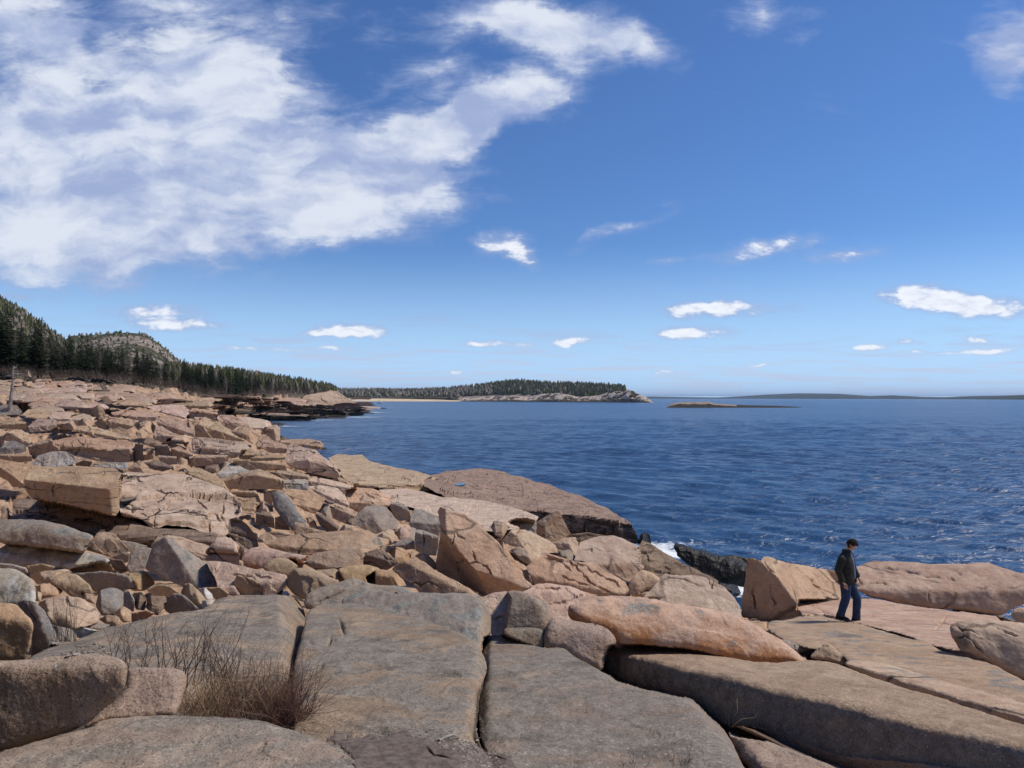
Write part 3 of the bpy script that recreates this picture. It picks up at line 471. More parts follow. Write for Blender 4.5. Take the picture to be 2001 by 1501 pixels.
R('F','1050,610 1060,510 1110,503 1130,560 1190,610 1212,690 1190,710 1110,712 1070,650',b=(-25,8),f=[(1060,560,1200,640,20,55)],r=.08,m='grey',n='granite_block',l='grey upright block at the end of the pale cracked slab')
R('F','410,440 500,433 640,455 700,520 735,600 660,590 560,560 450,480',b=(0,10),f=[(420,450,730,590,15,74)],r=.05,m='smooth',n='rock_slab',l='pale flat slab left of the one with fine cracks')
R('F','120,500 150,480 200,480 280,560 340,650 405,745 330,765 290,800 230,720 140,610',b=(-25,38),f=[(170,490,380,740,50,40)],r=.14,m='blue',n='rock_slab',l='grey oval slab leaning steeply, brown at its top',chip=.3)
R('F','200,465 300,463 450,480 547,540 500,620 460,658 380,635 300,570 240,500',b=(8,6),f=[(290,580,470,610,0,58),(470,612,545,545,60,58)],r=.05,m='tan',n='granite_block',l='tan block with a broad flat top right of the grey oval slab',chip=.5)
R('F','60,500 100,475 170,468 130,520 130,600 100,580 62,555',r=.08,m='pink',n='granite_block',l='pink block left of the grey oval slab')
R('F','55,875 200,840 400,808 600,793 780,783 880,788 940,830 1042,858 1035,890 900,932 820,935 600,960 450,985 250,975 130,940',a=(450,985,16.8),b=(0,12),f=[(90,890,500,925,0,66),(500,925,820,880,5,66),(820,935,822,890,30,20)],r=.07,m='tan',n='rock_slab',l='long flat tan slab across the middle of the boulder field',chip=.2,cap=1)
R('F','350,1020 450,970 560,945 700,935 812,922 835,960 840,1060 700,1070 580,1092 450,1078',b=(-10,0),f=[(360,1020,560,1060,0,52),(560,1060,740,1020,-5,52),(740,1030,820,960,40,40)],r=.07,m='gold',l='tan boulder with an undercut dark front, beneath the long flat slab',chip=.3)
R('Z','470,1095 482,1075 500,1068 530,1071 562,1080 600,1086 600,1100 560,1105 535,1098 512,1113 490,1112 474,1104',b=(-25,34),f=[(478,1085,560,1082,10,66)],r=.18,m='orange',l='smooth orange-tan boulder left of the undercut one',chip=.2)
R('F','45,1085 90,1030 160,1000 250,1005 335,1062 300,1100 250,1145 120,1130',b=(-10,30),f=[(90,1040,300,1060,20,60)],r=.16,m='gold',l='rounded brown boulder below the smooth orange-tan one',chip=.3)
R('F','255,1000 300,1010 400,1060 472,1097 420,1110 330,1075 262,1028',r=.05,m='tan',n='stone_slab',l='thin splinter of slab propped between two tan boulders',key=1125)
R('F','830,1005 880,950 950,928 1030,970 1105,1020 1085,1065 1000,1110 920,1090 835,1060',b=(-20,8),f=[(850,970,1090,1040,20,60)],r=.06,m='dark',l='dark cracked block right of the undercut boulder',c=[(900,1030,960,970,1000,990),(940,940,1020,1000,1080,1030)],chip=.8)
R('F','1030,950 1090,915 1150,925 1215,980 1200,1030 1120,1050',r=.08,m='tan',l='brown stone behind the dark cracked block')
R('F','1055,912 1140,850 1220,848 1242,880 1243,930 1150,942',b=(-5,8),f=[(1070,905,1240,890,0,60)],r=.06,m='grey',n='granite_block',l='small flat-topped block at the foot of the squared pair')
R('F','930,840 1040,778 1080,790 1098,850 1050,905 1030,880',r=.1,m='tan',l='tan stone at the right end of the long flat slab')
R('F','1095,815 1130,760 1190,748 1232,790 1205,845 1120,862',r=.14,m='pink',l='rounded rosy stone between the faceted boulder and the squared pair')
R('F','1075,775 1120,770 1115,815 1090,820',r=.12,m='grey',l='pebble-sized grey stone right of the faceted boulder')
R('F','298,830 305,718 360,733 450,770 560,800 400,830',b=(-5,30),f=[(310,740,550,805,10,64)],r=.05,m='tan',n='granite_block',l='tan wedge standing on the back of the long flat slab')
R('F','460,660 500,648 580,700 652,762 630,800 560,805 500,745',b=(-15,10),f=[(480,660,640,770,40,58)],r=.05,m='dark',n='granite_block',l='dark brown block wedged right of the tan wedge')
R('F','390,690 440,678 470,730 490,780 420,755',r=.06,m='tan',n='granite_block',l='small upright tan block behind the tan wedge')
R('F','635,800 690,738 760,745 830,795',r=.06,m='tan',l='low tan point of rock under the faceted boulder')
R('F','700,720 740,690 770,690 780,745 735,760',r=.1,m='dark',l='small dark stone touching the faceted boulder')
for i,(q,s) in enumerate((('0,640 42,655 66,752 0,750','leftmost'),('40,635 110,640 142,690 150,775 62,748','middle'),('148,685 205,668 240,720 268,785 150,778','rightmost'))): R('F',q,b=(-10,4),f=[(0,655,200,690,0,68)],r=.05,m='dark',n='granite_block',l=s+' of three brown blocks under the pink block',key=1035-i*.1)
R('F','0,600 50,558 130,600 140,640 30,652 0,640',r=.07,m='pink',n='granite_block',l='low pink block above three brown blocks')
R('F','0,860 40,820 120,790 210,800 300,830 250,870 100,880',b=(0,50),r=.1,strat=.3,m='ledge',key=1050,n='rock_ledge',st=1)
# middle-left big wedge blocks
R('M','325,1180 430,1130 560,1108 670,1080 760,1110 850,1160 930,1190 932,1260 900,1290 770,1282 380,1280',b=(-3,2),f=[(330,1195,640,1140,-8,58),(640,1140,930,1200,14,58)],r=.05,m='tan',n='granite_block',l='long five-sided block with a shadow line beneath it, left of centre',chip=.4,c=[(870,1180,880,1270),(905,1190,912,1270)])
R('M','945,985 950,900 980,835 1030,828 1120,870 1230,890 1300,960 1380,1010 1476,1090 1476,1172 1380,1168 1230,1135 1050,1085 960,1045 918,1000',b=(6,2),f=[(950,1020,1130,990,-15,66),(1130,990,1476,1085,20,64)],r=.05,m='pink2',n='rock_slab',l='thick pink slab overhanging a dark gap, above the middle of the field',chip=.4,cap=.9)
R('M','425,990 470,982 600,1000 940,1035 952,1095 800,1098 560,1100 430,1035',b=(0,8),f=[(430,995,950,1045,0,70)],r=.05,m='tan',n='rock_slab',l='long low slab under a stack of two thin slabs')
R('M','478,945 510,898 600,893 755,935 730,955 620,980 580,992 490,980',b=(0,6),f=[(480,950,740,945,0,70)],r=.05,strat=.12,m='tan',n='stone_slab',l='thin layered slab, left one of the stack')
R('M','590,978 650,953 800,938 935,960 935,988 800,1003 600,1008',b=(0,4),f=[(592,975,935,968,0,74)],r=.05,m='tan',n='stone_slab',l='lens-shaped thin slab, right one of the stack',key=903)
R('M','655,835 700,750 740,743 800,798 950,850 958,905 940,935 780,920 720,885 660,895',b=(-8,6),f=[(660,860,940,880,5,58)],r=.06,m='pink2',n='granite_block',l='pink block perched over a dark hollow, near the shore')
R('M','865,805 1000,795 1150,788 1280,808 1315,850 1300,892 1230,895 1050,840 960,845',b=(0,12),f=[(880,815,1310,870,5,72)],r=.06,strat=.2,m='pink',n='rock_slab',l='flat cracked slab at the water side of the thick pink one')
R('M','700,745 720,680 800,660 850,650 888,682 888,800 820,815 780,765',b=(-10,4),f=[(720,690,885,700,0,55),(860,655,850,800,60,10)],r=.07,m='pink',n='granite_block',l='squarish upright block silhouetted against the cove')
R('M','415,712 470,670 530,655 610,690 695,740 700,795 655,855 590,825 560,805 480,775',b=(-5,12),f=[(420,715,620,760,10,62),(600,700,620,830,55,15)],r=.08,m='tan',n='granite_block',l='bulky tan block left of the upright one by the cove')
R('M','115,600 150,568 250,620 360,680 480,740 565,805 500,815 350,795 230,778 180,735 140,665',b=(-2,6),f=[(140,665,540,800,20,58)],r=.06,m='tan',n='rock_slab',l='long tan slab tilted down toward the bulky tan block')
R('M','270,585 290,553 430,558 500,600 582,650 592,680 480,680 420,702 340,670',b=(0,12),f=[(290,600,580,665,5,66)],r=.06,strat=.3,m='pink2',n='rock_slab',l='layered slab at the shoreline end of the upper field')
R('M','0,790 0,778 150,775 300,790 550,820 588,870 560,905 470,965 440,975 200,945 50,935 0,905',b=(-4,10),f=[(0,870,440,900,0,62),(440,900,580,850,40,62)],r=.05,strat=.3,m='pink',n='rock_slab',l='wide pink ledge-like slab with a cracked front, mid left',chip=.5,c=[(20,790,25,900),(100,800,130,880),(0,850,440,870),(120,925,450,930)])
R('M','0,962 200,948 372,948 382,1002 200,1055 0,1058',b=(-3,6),f=[(0,975,375,960,0,72)],r=.05,m='tan',n='rock_slab',l='flat-topped slab below the wide pink one',c=[(95,960,90,1050),(235,955,235,1035)])
R('M','60,1060 200,1045 362,1018 368,1080 230,1130 100,1095',r=.05,m='dark',n='granite_block',l='brown block tucked under the flat-topped slab')
R('M','255,1135 362,1018 450,1023 540,1085 595,1102 420,1150 330,1180',b=(5,30),f=[(270,1130,590,1105,0,76)],r=.05,m='pale',n='rock_slab',l='pale thin slab right of the brown tucked block')
R('M','740,1100 860,1085 1050,1108 1152,1140 1168,1185 1140,1190 930,1192 850,1150',b=(0,10),f=[(760,1105,1160,1160,0,66)],r=.05,m='tan',n='rock_slab',l='low stepped slab under the overhang of the thick pink slab')
R('M','925,1185 1140,1178 1162,1220 1162,1290 950,1290 915,1245',b=(0,20),f=[(930,1220,1160,1220,0,76)],r=.05,m='pale',n='stone_slab',l='two-layered pale slab right of the five-sided block',c=[(930,1200,1160,1205),(930,1235,1160,1235)])
R('M','1165,1195 1210,1160 1300,1175 1500,1218 1645,1270 1580,1330 1530,1340 1450,1280 1200,1262 1165,1255',b=(0,16),f=[(1170,1200,1640,1280,10,74)],r=.07,m='smooth',n='rock_slab',l='smooth sloping slab right of the stepped one')
R('M','1400,1175 1480,1163 1605,1232 1605,1265 1400,1212',r=.05,m='tan',n='stone_slab',l='narrow slab end beside the smooth sloping slab')
R('M','1255,905 1320,868 1455,940 1300,940',r=.08,m='pink',n='granite_block',l='small pink wedge at the water edge')
R('M','0,505 100,498 200,518 272,530 300,610 230,620 140,580 0,570',b=(0,10),f=[(0,520,270,545,5,68)],r=.05,strat=.3,m='pink',n='rock_slab',l='layered slab above the long tan tilted slab')
R('M','48,745 50,660 100,640 150,680 222,775 120,772',r=.07,m='pink',n='granite_block',l='pink block left of the long tan tilted slab')
R('M','-40,640 0,618 52,662 52,762 -20,765',r=.08,m='pink2',n='granite_block',l='half-round pink block beside the pink block of the upper field')
# left: overhanging block, cracked ledge and the pit under it
R('H','190,1000 220,930 300,890 420,882 600,885 800,895 900,905 962,950 955,1010 945,1120 930,1240 905,1278 870,1275 800,1262 600,1220 400,1180 250,1135 212,1090',a=(800,1262,14.8),b=(-6,2),f=[(205,985,860,1062,-4,72),(862,1060,880,1275,58,10)],r=.05,m='tan',n='granite_block',l='massive tan block overhanging a dark pit at left',chip=.25,cap=.8,c=[(275,985,272,1130),(415,1010,412,1170),(720,1000,790,970,830,940)],amp=.8)
R('H','-40,820 0,828 100,850 350,890 230,930 195,1000 185,1045 95,1045 60,1000 0,965 -40,950',b=(-30,4),f=[(-40,850,100,960,-10,64),(100,960,200,940,10,64)],r=.05,m='tan',n='granite_block',l='brown block at the left edge, left neighbour of the massive overhanging block')
R('H','930,1000 940,950 1000,930 1200,938 1450,948 1600,1000 1750,1050 1830,1110 1890,1180 1892,1255 1850,1295 1800,1400 1740,1442 1600,1405 1450,1355 1300,1345 1200,1385 1100,1300 950,1275 925,1200',a=(1740,1440,17.6),b=(-8,4),f=[(930,1200,1100,1290,-10,70),(1100,1290,1740,1300,-4,73),(1740,1300,1890,1200,55,50)],r=.035,strat=.34,m='ledge',chip=.5,cap=1.2,cw=1.4,c=[(1510,1085,1600,1170,1740,1300),(960,1000,1180,1010),(1240,1190,1300,1210,1450,1180),(1550,1270,1600,1330),(1640,1300,1645,1420),(1750,1140,1740,1250,1800,1400),(1200,1240,1210,1370),(1330,1160,1240,1230,1180,1290),(1820,1130,1850,1200,1890,1250)],**LG)
R('H','100,1140 300,1140 600,1200 900,1270 1000,1290 1200,1370 1500,1380 1760,1430 1850,1500 1900,1620 1200,1700 900,1600 740,1550 500,1440 80,1400',a=(900,1560,17.2),b=(-5,4),f=[(500,1430,1700,1470,0,78)],r=.04,strat=.45,m='dark',chip=.8,cap=.6,key=1010,**LG)
R('H','1790,1300 1850,1280 1920,1330 2000,1420 2020,1520 1950,1560 1860,1500 1780,1420',b=(-5,30),strat=.3,m='dark',r=.05,**LG)
R('H','1690,1440 1760,1430 1850,1480 1870,1600 1860,1720 1700,1640 1600,1560',b=(-10,12),f=[(1620,1500,1850,1540,0,70)],r=.05,strat=.3,m='ledge',**LG)
R('H','1780,1075 2000,1075 2040,1160 2000,1240 1900,1230 1850,1180',a=(1950,1235,20.5),b=(0,55),r=.06,strat=.3,m='ledge',**LG)
R('H','1860,1140 1990,1150 2000,1200 1900,1215',r=.05,m='dark',n='granite_block',l='small dark block on the ledge below the five-sided block')
R('E','-40,860 0,858 150,860 330,865 450,890 600,940 720,980 738,1012 680,1100 640,1130 400,1100 200,1070 40,1060 -40,1030',a=(400,1085,10.6),b=(-12,24),f=[(-40,960,300,930,-10,66),(300,930,640,1000,20,66),(640,1000,600,1100,50,20)],r=.12,m='grey',l='broad tan boulder with a grey lichened top, at the left edge',chip=.2)
R('E','662,1092 700,1040 730,1020 760,965 820,958 885,965 930,1010 1020,1102 985,1130 880,1160 780,1130',b=(4,22),f=[(690,1060,760,1130,-50,20),(740,1010,960,1020,10,60)],r=.08,m='gold',l='golden-brown boulder with a flat crown, right of the broad tan one')
R('E','-40,1110 0,1080 60,1045 200,1060 400,1085 600,1110 750,1130 860,1165 860,1240 600,1240 500,1240 250,1230 60,1225 -40,1220',b=(0,28),f=[(0,1150,800,1200,0,72)],r=.12,m='pale',n='rock_slab',l='long slab blotched with white lichen, under the broad tan boulder')
R('Z','-40,1108 0,1110 25,1111 50,1122 66,1135 69,1150 70,1180 50,1190 0,1190 -40,1190',a=(33,1180,7.2),b=(-5,30),f=[(-40,1140,66,1142,5,68)],r=.18,m='pale',l='pale grey rounded boulder at the left edge',chip=.2)
R('A','-160,210 0,208 130,215 170,260 210,300 255,350 262,420 235,560 200,650 150,670 0,660 -160,660',a=(100,660,6.3),b=(-5,12),f=[(-160,300,250,360,5,66)],r=.1,m='gold',l='rusty brown boulder at the left edge, below the pale grey one',chip=.5)
R('A','135,205 180,185 270,198 340,260 380,340 430,430 458,525 440,560 370,600 310,640 240,650 250,560 255,430 250,350 190,290',a=(300,630,6.6),b=(-30,18),f=[(260,210,400,560,45,45)],r=.08,m='blue',l='split lichened boulder beside the rusty brown one',c=[(170,210,250,300,280,380)])
R('E','225,1295 350,1263 520,1248 570,1272 420,1330 380,1365 290,1365',r=.1,m='tan',l='flat tan stone right of the pale grey rounded boulder')
R('E','200,1225 330,1203 435,1230 400,1275 225,1290',r=.14,m='gold',l='small brown stone above the flat tan one')
R('E','-20,1200 100,1210 210,1240 230,1280 180,1290 0,1250',r=.14,m='pale',l='whitish stone above the pale grey rounded boulder')
R('E','275,1395 330,1358 420,1372 498,1420 450,1460 310,1470',r=.14,m='tan',l='oval pinkish stone below the flat tan one')
R('E','372,1320 500,1278 600,1290 700,1370 735,1450 640,1490 580,1480 500,1420 400,1370',r=.1,m='gold',l='rust-brown broken boulder between dark blue-grey and pinkish stones',b=(-8,16),f=[(400,1350,700,1400,0,60)])
R('E','560,1285 800,1262 920,1280 1010,1300 1080,1400 900,1420 800,1400 740,1430 660,1340',r=.1,m='blue',l='dark blue-grey lichened boulder, low and wide')
R('E','940,1300 1080,1263 1130,1258 1190,1320 1215,1365 1120,1420 1040,1420 960,1370',r=.12,m='gold',l='golden crystalline stone right of the blue-grey boulder')
R('E','690,1215 740,1188 800,1183 865,1210 895,1262 820,1285 760,1280 600,1275 530,1258 620,1225',r=.12,m='gold',l='orange-tan stone behind the blue-grey boulder')
R('E','850,1165 960,1178 1010,1260 940,1290 880,1240',r=.1,m='dark',l='brown angular stone behind the golden crystalline one')
R('E','875,1155 960,1118 1022,1128 1005,1195 950,1205',r=.1,m='grey',l='grey stone below the golden-brown flat-crowned boulder')
R('E','1132,1245 1160,1150 1208,1040 1288,998 1345,1012 1440,1090 1600,1190 1745,1300 1705,1395 1620,1410 1540,1405 1400,1375 1250,1315',a=(1540,1400,10.9),b=(-26,24),f=[(1290,1000,1560,1400,42,46)],r=.07,m='grey',n='granite_block',l='large four-sided grey block tilted on its edge, left of centre',chip=.25,cap=.8,amp=.8)
R('E','1180,1075 1230,990 1310,983 1420,1000 1600,1060 1790,1130 1905,1190 1900,1240 1700,1230 1500,1130 1300,1060',b=(0,14),f=[(1200,1030,1900,1200,15,72)],r=.05,m='smooth',n='rock_slab',l='pink layered slab behind the large four-sided grey block')
R('Z','400,1095 437,1098 500,1112 560,1123 564,1132 552,1150 530,1172 470,1168 430,1160 420,1130',b=(0,25),f=[(425,1150,560,1135,0,76)],r=.05,m='smooth',n='rock_slab',l='pale pink slab sloping right from the four-sided grey block',c=[(440,1120,500,1122,545,1135)])
R('E','985,1240 1010,1180 1020,1110 1100,1070 1200,1085 1170,1160 1140,1250 1130,1290 1000,1270',b=(-10,48),r=.1,m='grey',n='rock_slab',l='smooth grey slab under the left corner of the four-sided block')
R('E','925,1020 1050,1038 1160,1070 1100,1090 1010,1115',b=(0,50),r=.1,m='grey',n='rock_slab',l='flat grey tongue of rock beside the golden-brown boulder')
SM=[('A','1140,100 1250,63 1330,73 1405,130 1360,165 1200,160','gold','long tan stone above the dark hollow'),('A','1408,135 1440,60 1490,53 1560,120 1625,200 1580,240 1480,190','gold','ribbed upright yellowish stone'),
('A','1545,100 1600,88 1660,140 1668,178 1600,195','white','cream stone leaning on the ribbed upright one'),('A','1590,90 1720,83 1795,130 1770,175 1690,190 1640,140','gold','smooth dark brown cobble by the wide grey slab'),
('A','1570,240 1580,190 1660,178 1685,205 1620,260','pale','small cream cobble against the wide grey slab'),('A','1275,240 1290,200 1350,130 1430,138 1500,200 1570,270 1430,300 1350,310 1290,270','blue','streaked grey stone left of the small cream cobble'),
('A','1140,240 1160,150 1300,160 1300,230 1235,310 1165,280','dark','brown cracked stone left of the streaked grey one'),('A','745,230 775,110 840,92 900,88 965,120 962,235 900,310 790,310','blue','charcoal boulder with an orange left side'),
('A','955,125 1010,108 1055,190 1045,280 960,270','pale','ribbed tan stone touching the charcoal boulder'),('A','890,285 960,230 1030,270 1025,355 960,362','gold','rust stone under the ribbed tan one'),
('A','1025,285 1150,263 1215,290 1140,340 1030,372','orange','flat orange-tan stone at the rim of the wide grey slab'),('A','775,340 840,300 930,318 955,372 860,398','gold','striped cobble below the charcoal boulder'),
('A','285,210 400,163 500,158 640,170 720,220 785,310 765,370 700,390 560,430 420,390 330,290','tan','wide pinkish boulder behind the tall dry stalks'),('A','585,415 650,398 765,425 660,468','white','white quartz stone left of the bare bush'),
('A','380,375 560,410 605,470 560,540 430,560 400,450','blue','dark flat stone under the white quartz one'),('A','640,390 760,360 870,380 800,420 680,410','grey','small grey stone right of the white quartz one'),
('E','1820,1380 1850,1290 2000,1330 2060,1400 2060,1490 1880,1460','tan','pinkish flat boulder with a dark crack at the wide grey slab'),('F','65,1245 160,1203 212,1222 130,1265','white','white flat stone near the tan peaked boulder'),
('F','195,1290 215,1262 245,1260 268,1290 240,1310','white','small cream pebble near the tan peaked boulder'),('B','375,200 420,190 455,225 430,260 390,255','orange','little orange stone in the gap between the big grey slabs'),
('F','120,1290 150,1250 215,1250 210,1300','dark','dark stone under the white flat one'),('F','0,1200 60,1230 140,1300 60,1320 0,1310','tan','tan stone at the back rim of the wide grey slab'),
('A','1040,130 1110,120 1150,180 1130,270 1060,260','dark','dark wedge between the ribbed tan stone and the brown cracked one'),('A','270,110 330,130 320,200 275,190','gold','chip of yellow rock under the oval pinkish stone'),('A','620,120 720,140 750,220 680,200','tan','tan wedge above the wide pinkish boulder')]
for c_,q,m_,l_ in SM: R(c_,q,m=m_,l=l_,r=.13)
# upper-left slab field
HF=[('215,722 280,698 400,668 422,700 422,785 320,805 260,835 230,785','tan','granite_block','squared tan block at the left end of the long red ledge',(-20,4),[(220,730,410,690,-10,66)],.1),
('560,800 420,800 410,690 500,665 600,650 760,665 900,682 1062,702 1122,765 1105,835 1000,855 880,858 720,835','pink2','rock_ledge',None,(-4,8),[(420,700,900,770,-4,68),(900,770,1110,720,10,68)],.25),
('888,745 1012,742 1022,850 890,860','tan','granite_block','square dark-jointed block at the right end of the long red ledge',(-6,2),[(890,752,1012,750,0,70)],0),
('245,868 300,800 400,768 520,768 582,800 592,862 480,895 300,890','pale','boulder','white and grey lichened slab behind the massive block',(-5,36),[],0),
('-20,800 0,788 200,783 248,800 252,845 160,855 60,838 -20,830','tan','stone_slab','flat slab end at the left edge above the brown block',(-4,8),[(0,800,250,805,0,74)],0),
('-20,765 60,688 110,683 203,722 207,765 130,795 -20,795','blue','boulder','grey lichened boulder at the left edge of the slab field',(-10,30),[(20,740,200,735,0,62)],0),
('15,650 110,598 170,598 222,640 248,695 205,730 110,700 20,680','tan','granite_block','brown peaked block above the grey lichened boulder',(-15,14),[(60,620,220,700,35,52)],0),
('-20,545 0,538 90,518 205,540 213,595 100,600 -20,575','tan','rock_slab','wedge-shaped slab at the left edge, upper field',(-10,6),[(0,560,210,550,0,72)],0),
('600,585 620,568 700,568 900,620 1055,685 900,672 700,650 605,615','tan','rock_slab','long narrow slab lying on the red ledge',(-4,6),[(605,600,1040,680,5,70)],0),
('820,505 900,503 1030,520 1047,570 1000,598 930,580 880,600 840,565','pink','granite_block','pale pink trapezoid block in the upper field',(-6,8),[(830,530,1045,570,5,60)],0),
('712,435 760,408 805,430 835,505 800,520 725,485','tan','granite_block','leaning brown block with a dark hollow at its left',(15,20),[(760,410,780,510,-60,10)],0),
('600,432 700,428 735,485 640,480','dark','granite_block','shaded block left of the leaning brown one',(-20,4),[],0),
('605,565 612,528 650,508 712,525 745,575 650,580','pink','granite_block','small pink block above the long narrow slab',None,None,0),
('738,545 790,508 832,550 835,600 770,598','tan','boulder','stone between the small pink block and the trapezoid',None,None,0),
('872,605 930,578 990,598 1020,655 950,650 880,628','tan','boulder','rounded stone under the trapezoid block',(0,40),[],0),
('1048,565 1100,523 1180,530 1218,570 1212,628 1160,618 1130,590 1080,605','tan','granite_block','broad tan block right of the trapezoid',None,None,0),
('1058,625 1120,573 1150,598 1158,660 1080,668','pink','granite_block','small pointed pink block under the broad tan one',None,None,0),
('1213,525 1225,505 1350,498 1450,540 1525,600 1522,655 1400,640 1300,600 1230,565','pink','rock_slab','large tilted pink slab in the middle of the upper field',(-8,12),[(1220,540,1520,635,15,62)],0),
('1192,665 1215,578 1260,568 1330,610 1415,652 1275,705','pink','granite_block','bright triangular block below the large tilted pink slab',(-4,4),[(1200,640,1410,655,0,56)],0),
('955,485 1100,482 1230,490 1212,535 1040,520','pink2','rock_slab','thin flat slab above the broad tan block',(0,8),[(960,490,1225,500,0,76)],0),
('868,465 1000,443 1160,448 1275,492 1100,492 960,490 900,510','pink','rock_slab','cracked slab behind the thin flat one',(-3,12),[(880,480,1270,490,0,74)],0),
('1138,420 1300,403 1440,408 1485,450 1445,520 1300,480','pink2','rock_slab','broad bare sheet of pink rock near the top of the field',(0,12),[(1150,430,1450,505,0,76)],0),
('1058,668 1180,663 1275,700 1205,742 1110,710','dark','stone_slab','dark thin slab below the bright triangular block',None,None,0),
('1205,715 1310,713 1338,795 1212,808','dark','granite_block','upright brown block right of the small rounded stone',(-5,4),[(1205,725,1320,725,0,70)],0),
('1335,745 1400,728 1515,800 1400,820 1345,800','pink','granite_block','sloping pink block right of the upright brown one',(-20,12),[(1340,750,1500,795,30,55)],0),
('1235,800 1380,808 1390,868 1300,880 1250,850','tan','granite_block','brown block under the upright one',(-5,5),[(1240,812,1385,820,0,72)],0),
('995,900 1090,838 1160,888 1185,940 1020,945','tan','granite_block','grey-brown cube standing on a corner',(-12,16),[(1000,900,1160,890,30,55),(1110,850,1130,940,60,15)],0),
('1118,855 1230,838 1340,880 1350,905 1270,928 1180,900','dark','granite_block','dark flat block right of the cornered cube',(-10,12),[(1130,860,1340,895,10,68)],0),
('1435,915 1480,888 1560,898 1700,960 1760,1050 1640,1030 1460,965','tan','rock_slab','tan slab sloping onto the jointed ledge',(-10,10),[(1440,930,1740,1045,25,66)],0),
('1138,755 1190,743 1203,785 1150,798','pink','boulder','small rounded stone between two blocks',(0,35),[],0),
('1118,795 1190,788 1203,825 1130,838','tan','granite_block','little block under the small rounded stone',None,None,0),
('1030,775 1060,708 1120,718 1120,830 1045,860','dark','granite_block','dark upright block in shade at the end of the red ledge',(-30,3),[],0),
('435,565 520,518 605,540 605,598 480,600','pink','granite_block','cracked pink block left of the small pink one',None,None,0),
('215,570 300,508 440,520 445,575 380,610 225,620','pink','rock_slab','bulging cracked slab right of the wedge-shaped one',(-5,25),[(220,580,440,560,0,68)],0),
('698,882 850,853 995,858 995,905 900,908','pale','stone_slab','thin white slab left of the cornered cube',(0,30),[],0),
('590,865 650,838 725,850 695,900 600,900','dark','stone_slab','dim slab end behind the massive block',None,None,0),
('1515,625 1540,553 1600,578 1655,665 1530,660','tan','granite_block','tan block touching the right end of the large tilted slab',None,None,0),
('770,232 820,248 865,312 835,325 790,272','tan','stone_slab','narrow upright splinter near the forest edge',(-20,30),[],0),
('775,350 830,333 908,402 860,405','dark','stone_slab','dark tilted plate in the upper field',(20,40),[],0),
('415,165 500,163 545,190 430,198','dark','boulder','low dark boulder against the spruces',None,None,0),
('165,222 250,222 255,265 180,270','tan','granite_block','small block on the upper left bare rock',None,None,0),
('195,130 230,128 265,185 190,185','grey','boulder','grey boulder right of the dead tree top',None,None,0),
('1450,640 1520,660 1500,700 1320,690 1290,710 1300,670 1400,650','tan','rock_slab','low slab under the large tilted one',None,None,0),
('1300,720 1340,700 1460,745 1440,770 1340,740','dark','stone_slab','thin dark slab above the sloping pink block',None,None,0),
('-30,420 40,398 130,410 175,460 150,480 -30,490','grey','boulder','grey mound of rock at the foot of the dead tree',(0,40),[],0)]
for q,m_,n_,l_,b_,f_,s_ in HF:
    k=dict(m=m_,n=n_,r=.06)
    if b_: k['b']=b_; k['f']=f_
    if s_: k['strat']=s_
    if l_ is None: k['st']=1
    else: k['l']=l_
    R('H',q,**k)
# right-centre boulders
R('G','595,640 598,560 640,530 750,470 775,480 800,540 872,670 862,690 720,715 650,690 600,662',a=(720,715,26.5),b=(14,16),f=[(652,560,665,700,-62,4),(600,560,760,472,-10,60)],r=.04,m='tan',n='granite_block',l='pointed tan block standing up against the dark outcrop',chip=.3)
R('G','355,570 400,545 480,530 590,550 597,625 572,650 480,630 440,605',r=.06,m='pale',n='granite_block',l='yellowish pale block left of the pointed tan one',b=(5,20),f=[(380,580,590,570,5,62)])
R('G','232,600 260,550 330,560 385,600 320,695 270,665',r=.08,m='tan',l='tan boulder behind the giant leaning slab')
R('G','325,700 400,620 500,618 640,680 745,740 765,800 640,800 600,850 560,840 440,760 380,745',b=(-14,24),f=[(380,640,720,745,25,56),(420,620,520,790,50,40)],r=.05,m='tan',l='wide tan boulder below the pointed block',chip=.5)
R('G','378,785 440,748 520,775 582,850 565,895 500,880 410,805',r=.1,m='gold',l='brown-streaked stone at the foot of the wide tan boulder')
R('G','718,722 800,690 900,678 928,760 905,830 870,800 760,770',b=(-5,14),f=[(730,725,900,730,10,64),(850,690,880,800,60,15)],r=.07,m='smooth',l='smooth pinkish block right of the wide tan boulder')
R('G','755,795 850,773 882,810 875,860 800,870 760,820',r=.12,m='grey',l='small grey boulder under the smooth pinkish block')
R('G','275,690 320,690 400,830 500,960 535,1000 480,985 400,880',r=.06,m='tan',n='stone_slab',l='narrow stone strip behind the right edge of the giant slab',key=1120)
R('G','480,940 530,930 560,980 590,1050 540,1060 500,1000',r=.1,m='dark',l='small dark stone at the lower right of the giant slab')
R('G','885,860 940,722 960,710 1080,668 1180,665 1270,688 1385,750 1422,830 1433,920 1380,990 1315,1035 1200,975 1100,895 960,870',a=(1310,1035,22.6),b=(34,8),f=[(1060,880,1175,880,-30,30),(1175,882,1410,785,10,66)],r=.06,m='smooth',n='granite_block',l='large flat-topped block with an orange right-hand face',chip=.25,c=[(900,785,1020,770,1030,800),(1230,790,1340,775,1400,775)])
R('G','512,910 580,858 640,838 628,795 680,798 870,868 1050,880 1150,950 1290,1030 1332,1110 1325,1145 1100,1140 880,1080 700,1045 580,1045 540,975',a=(1100,1140,17.8),b=(-14,14),f=[(540,960,700,1010,-30,30),(560,985,1320,1130,8,58)],r=.05,m='smooth',n='rock_slab',l='pink slab scored by long parallel cracks, centre right',chip=.3,cw=1.6,c=[(640,810,870,880,940,960,1040,1050,1190,1130),(900,875,1060,960,1220,1040,1260,1110),(780,980,860,1010,1000,1060),(650,845,780,865,860,950)])
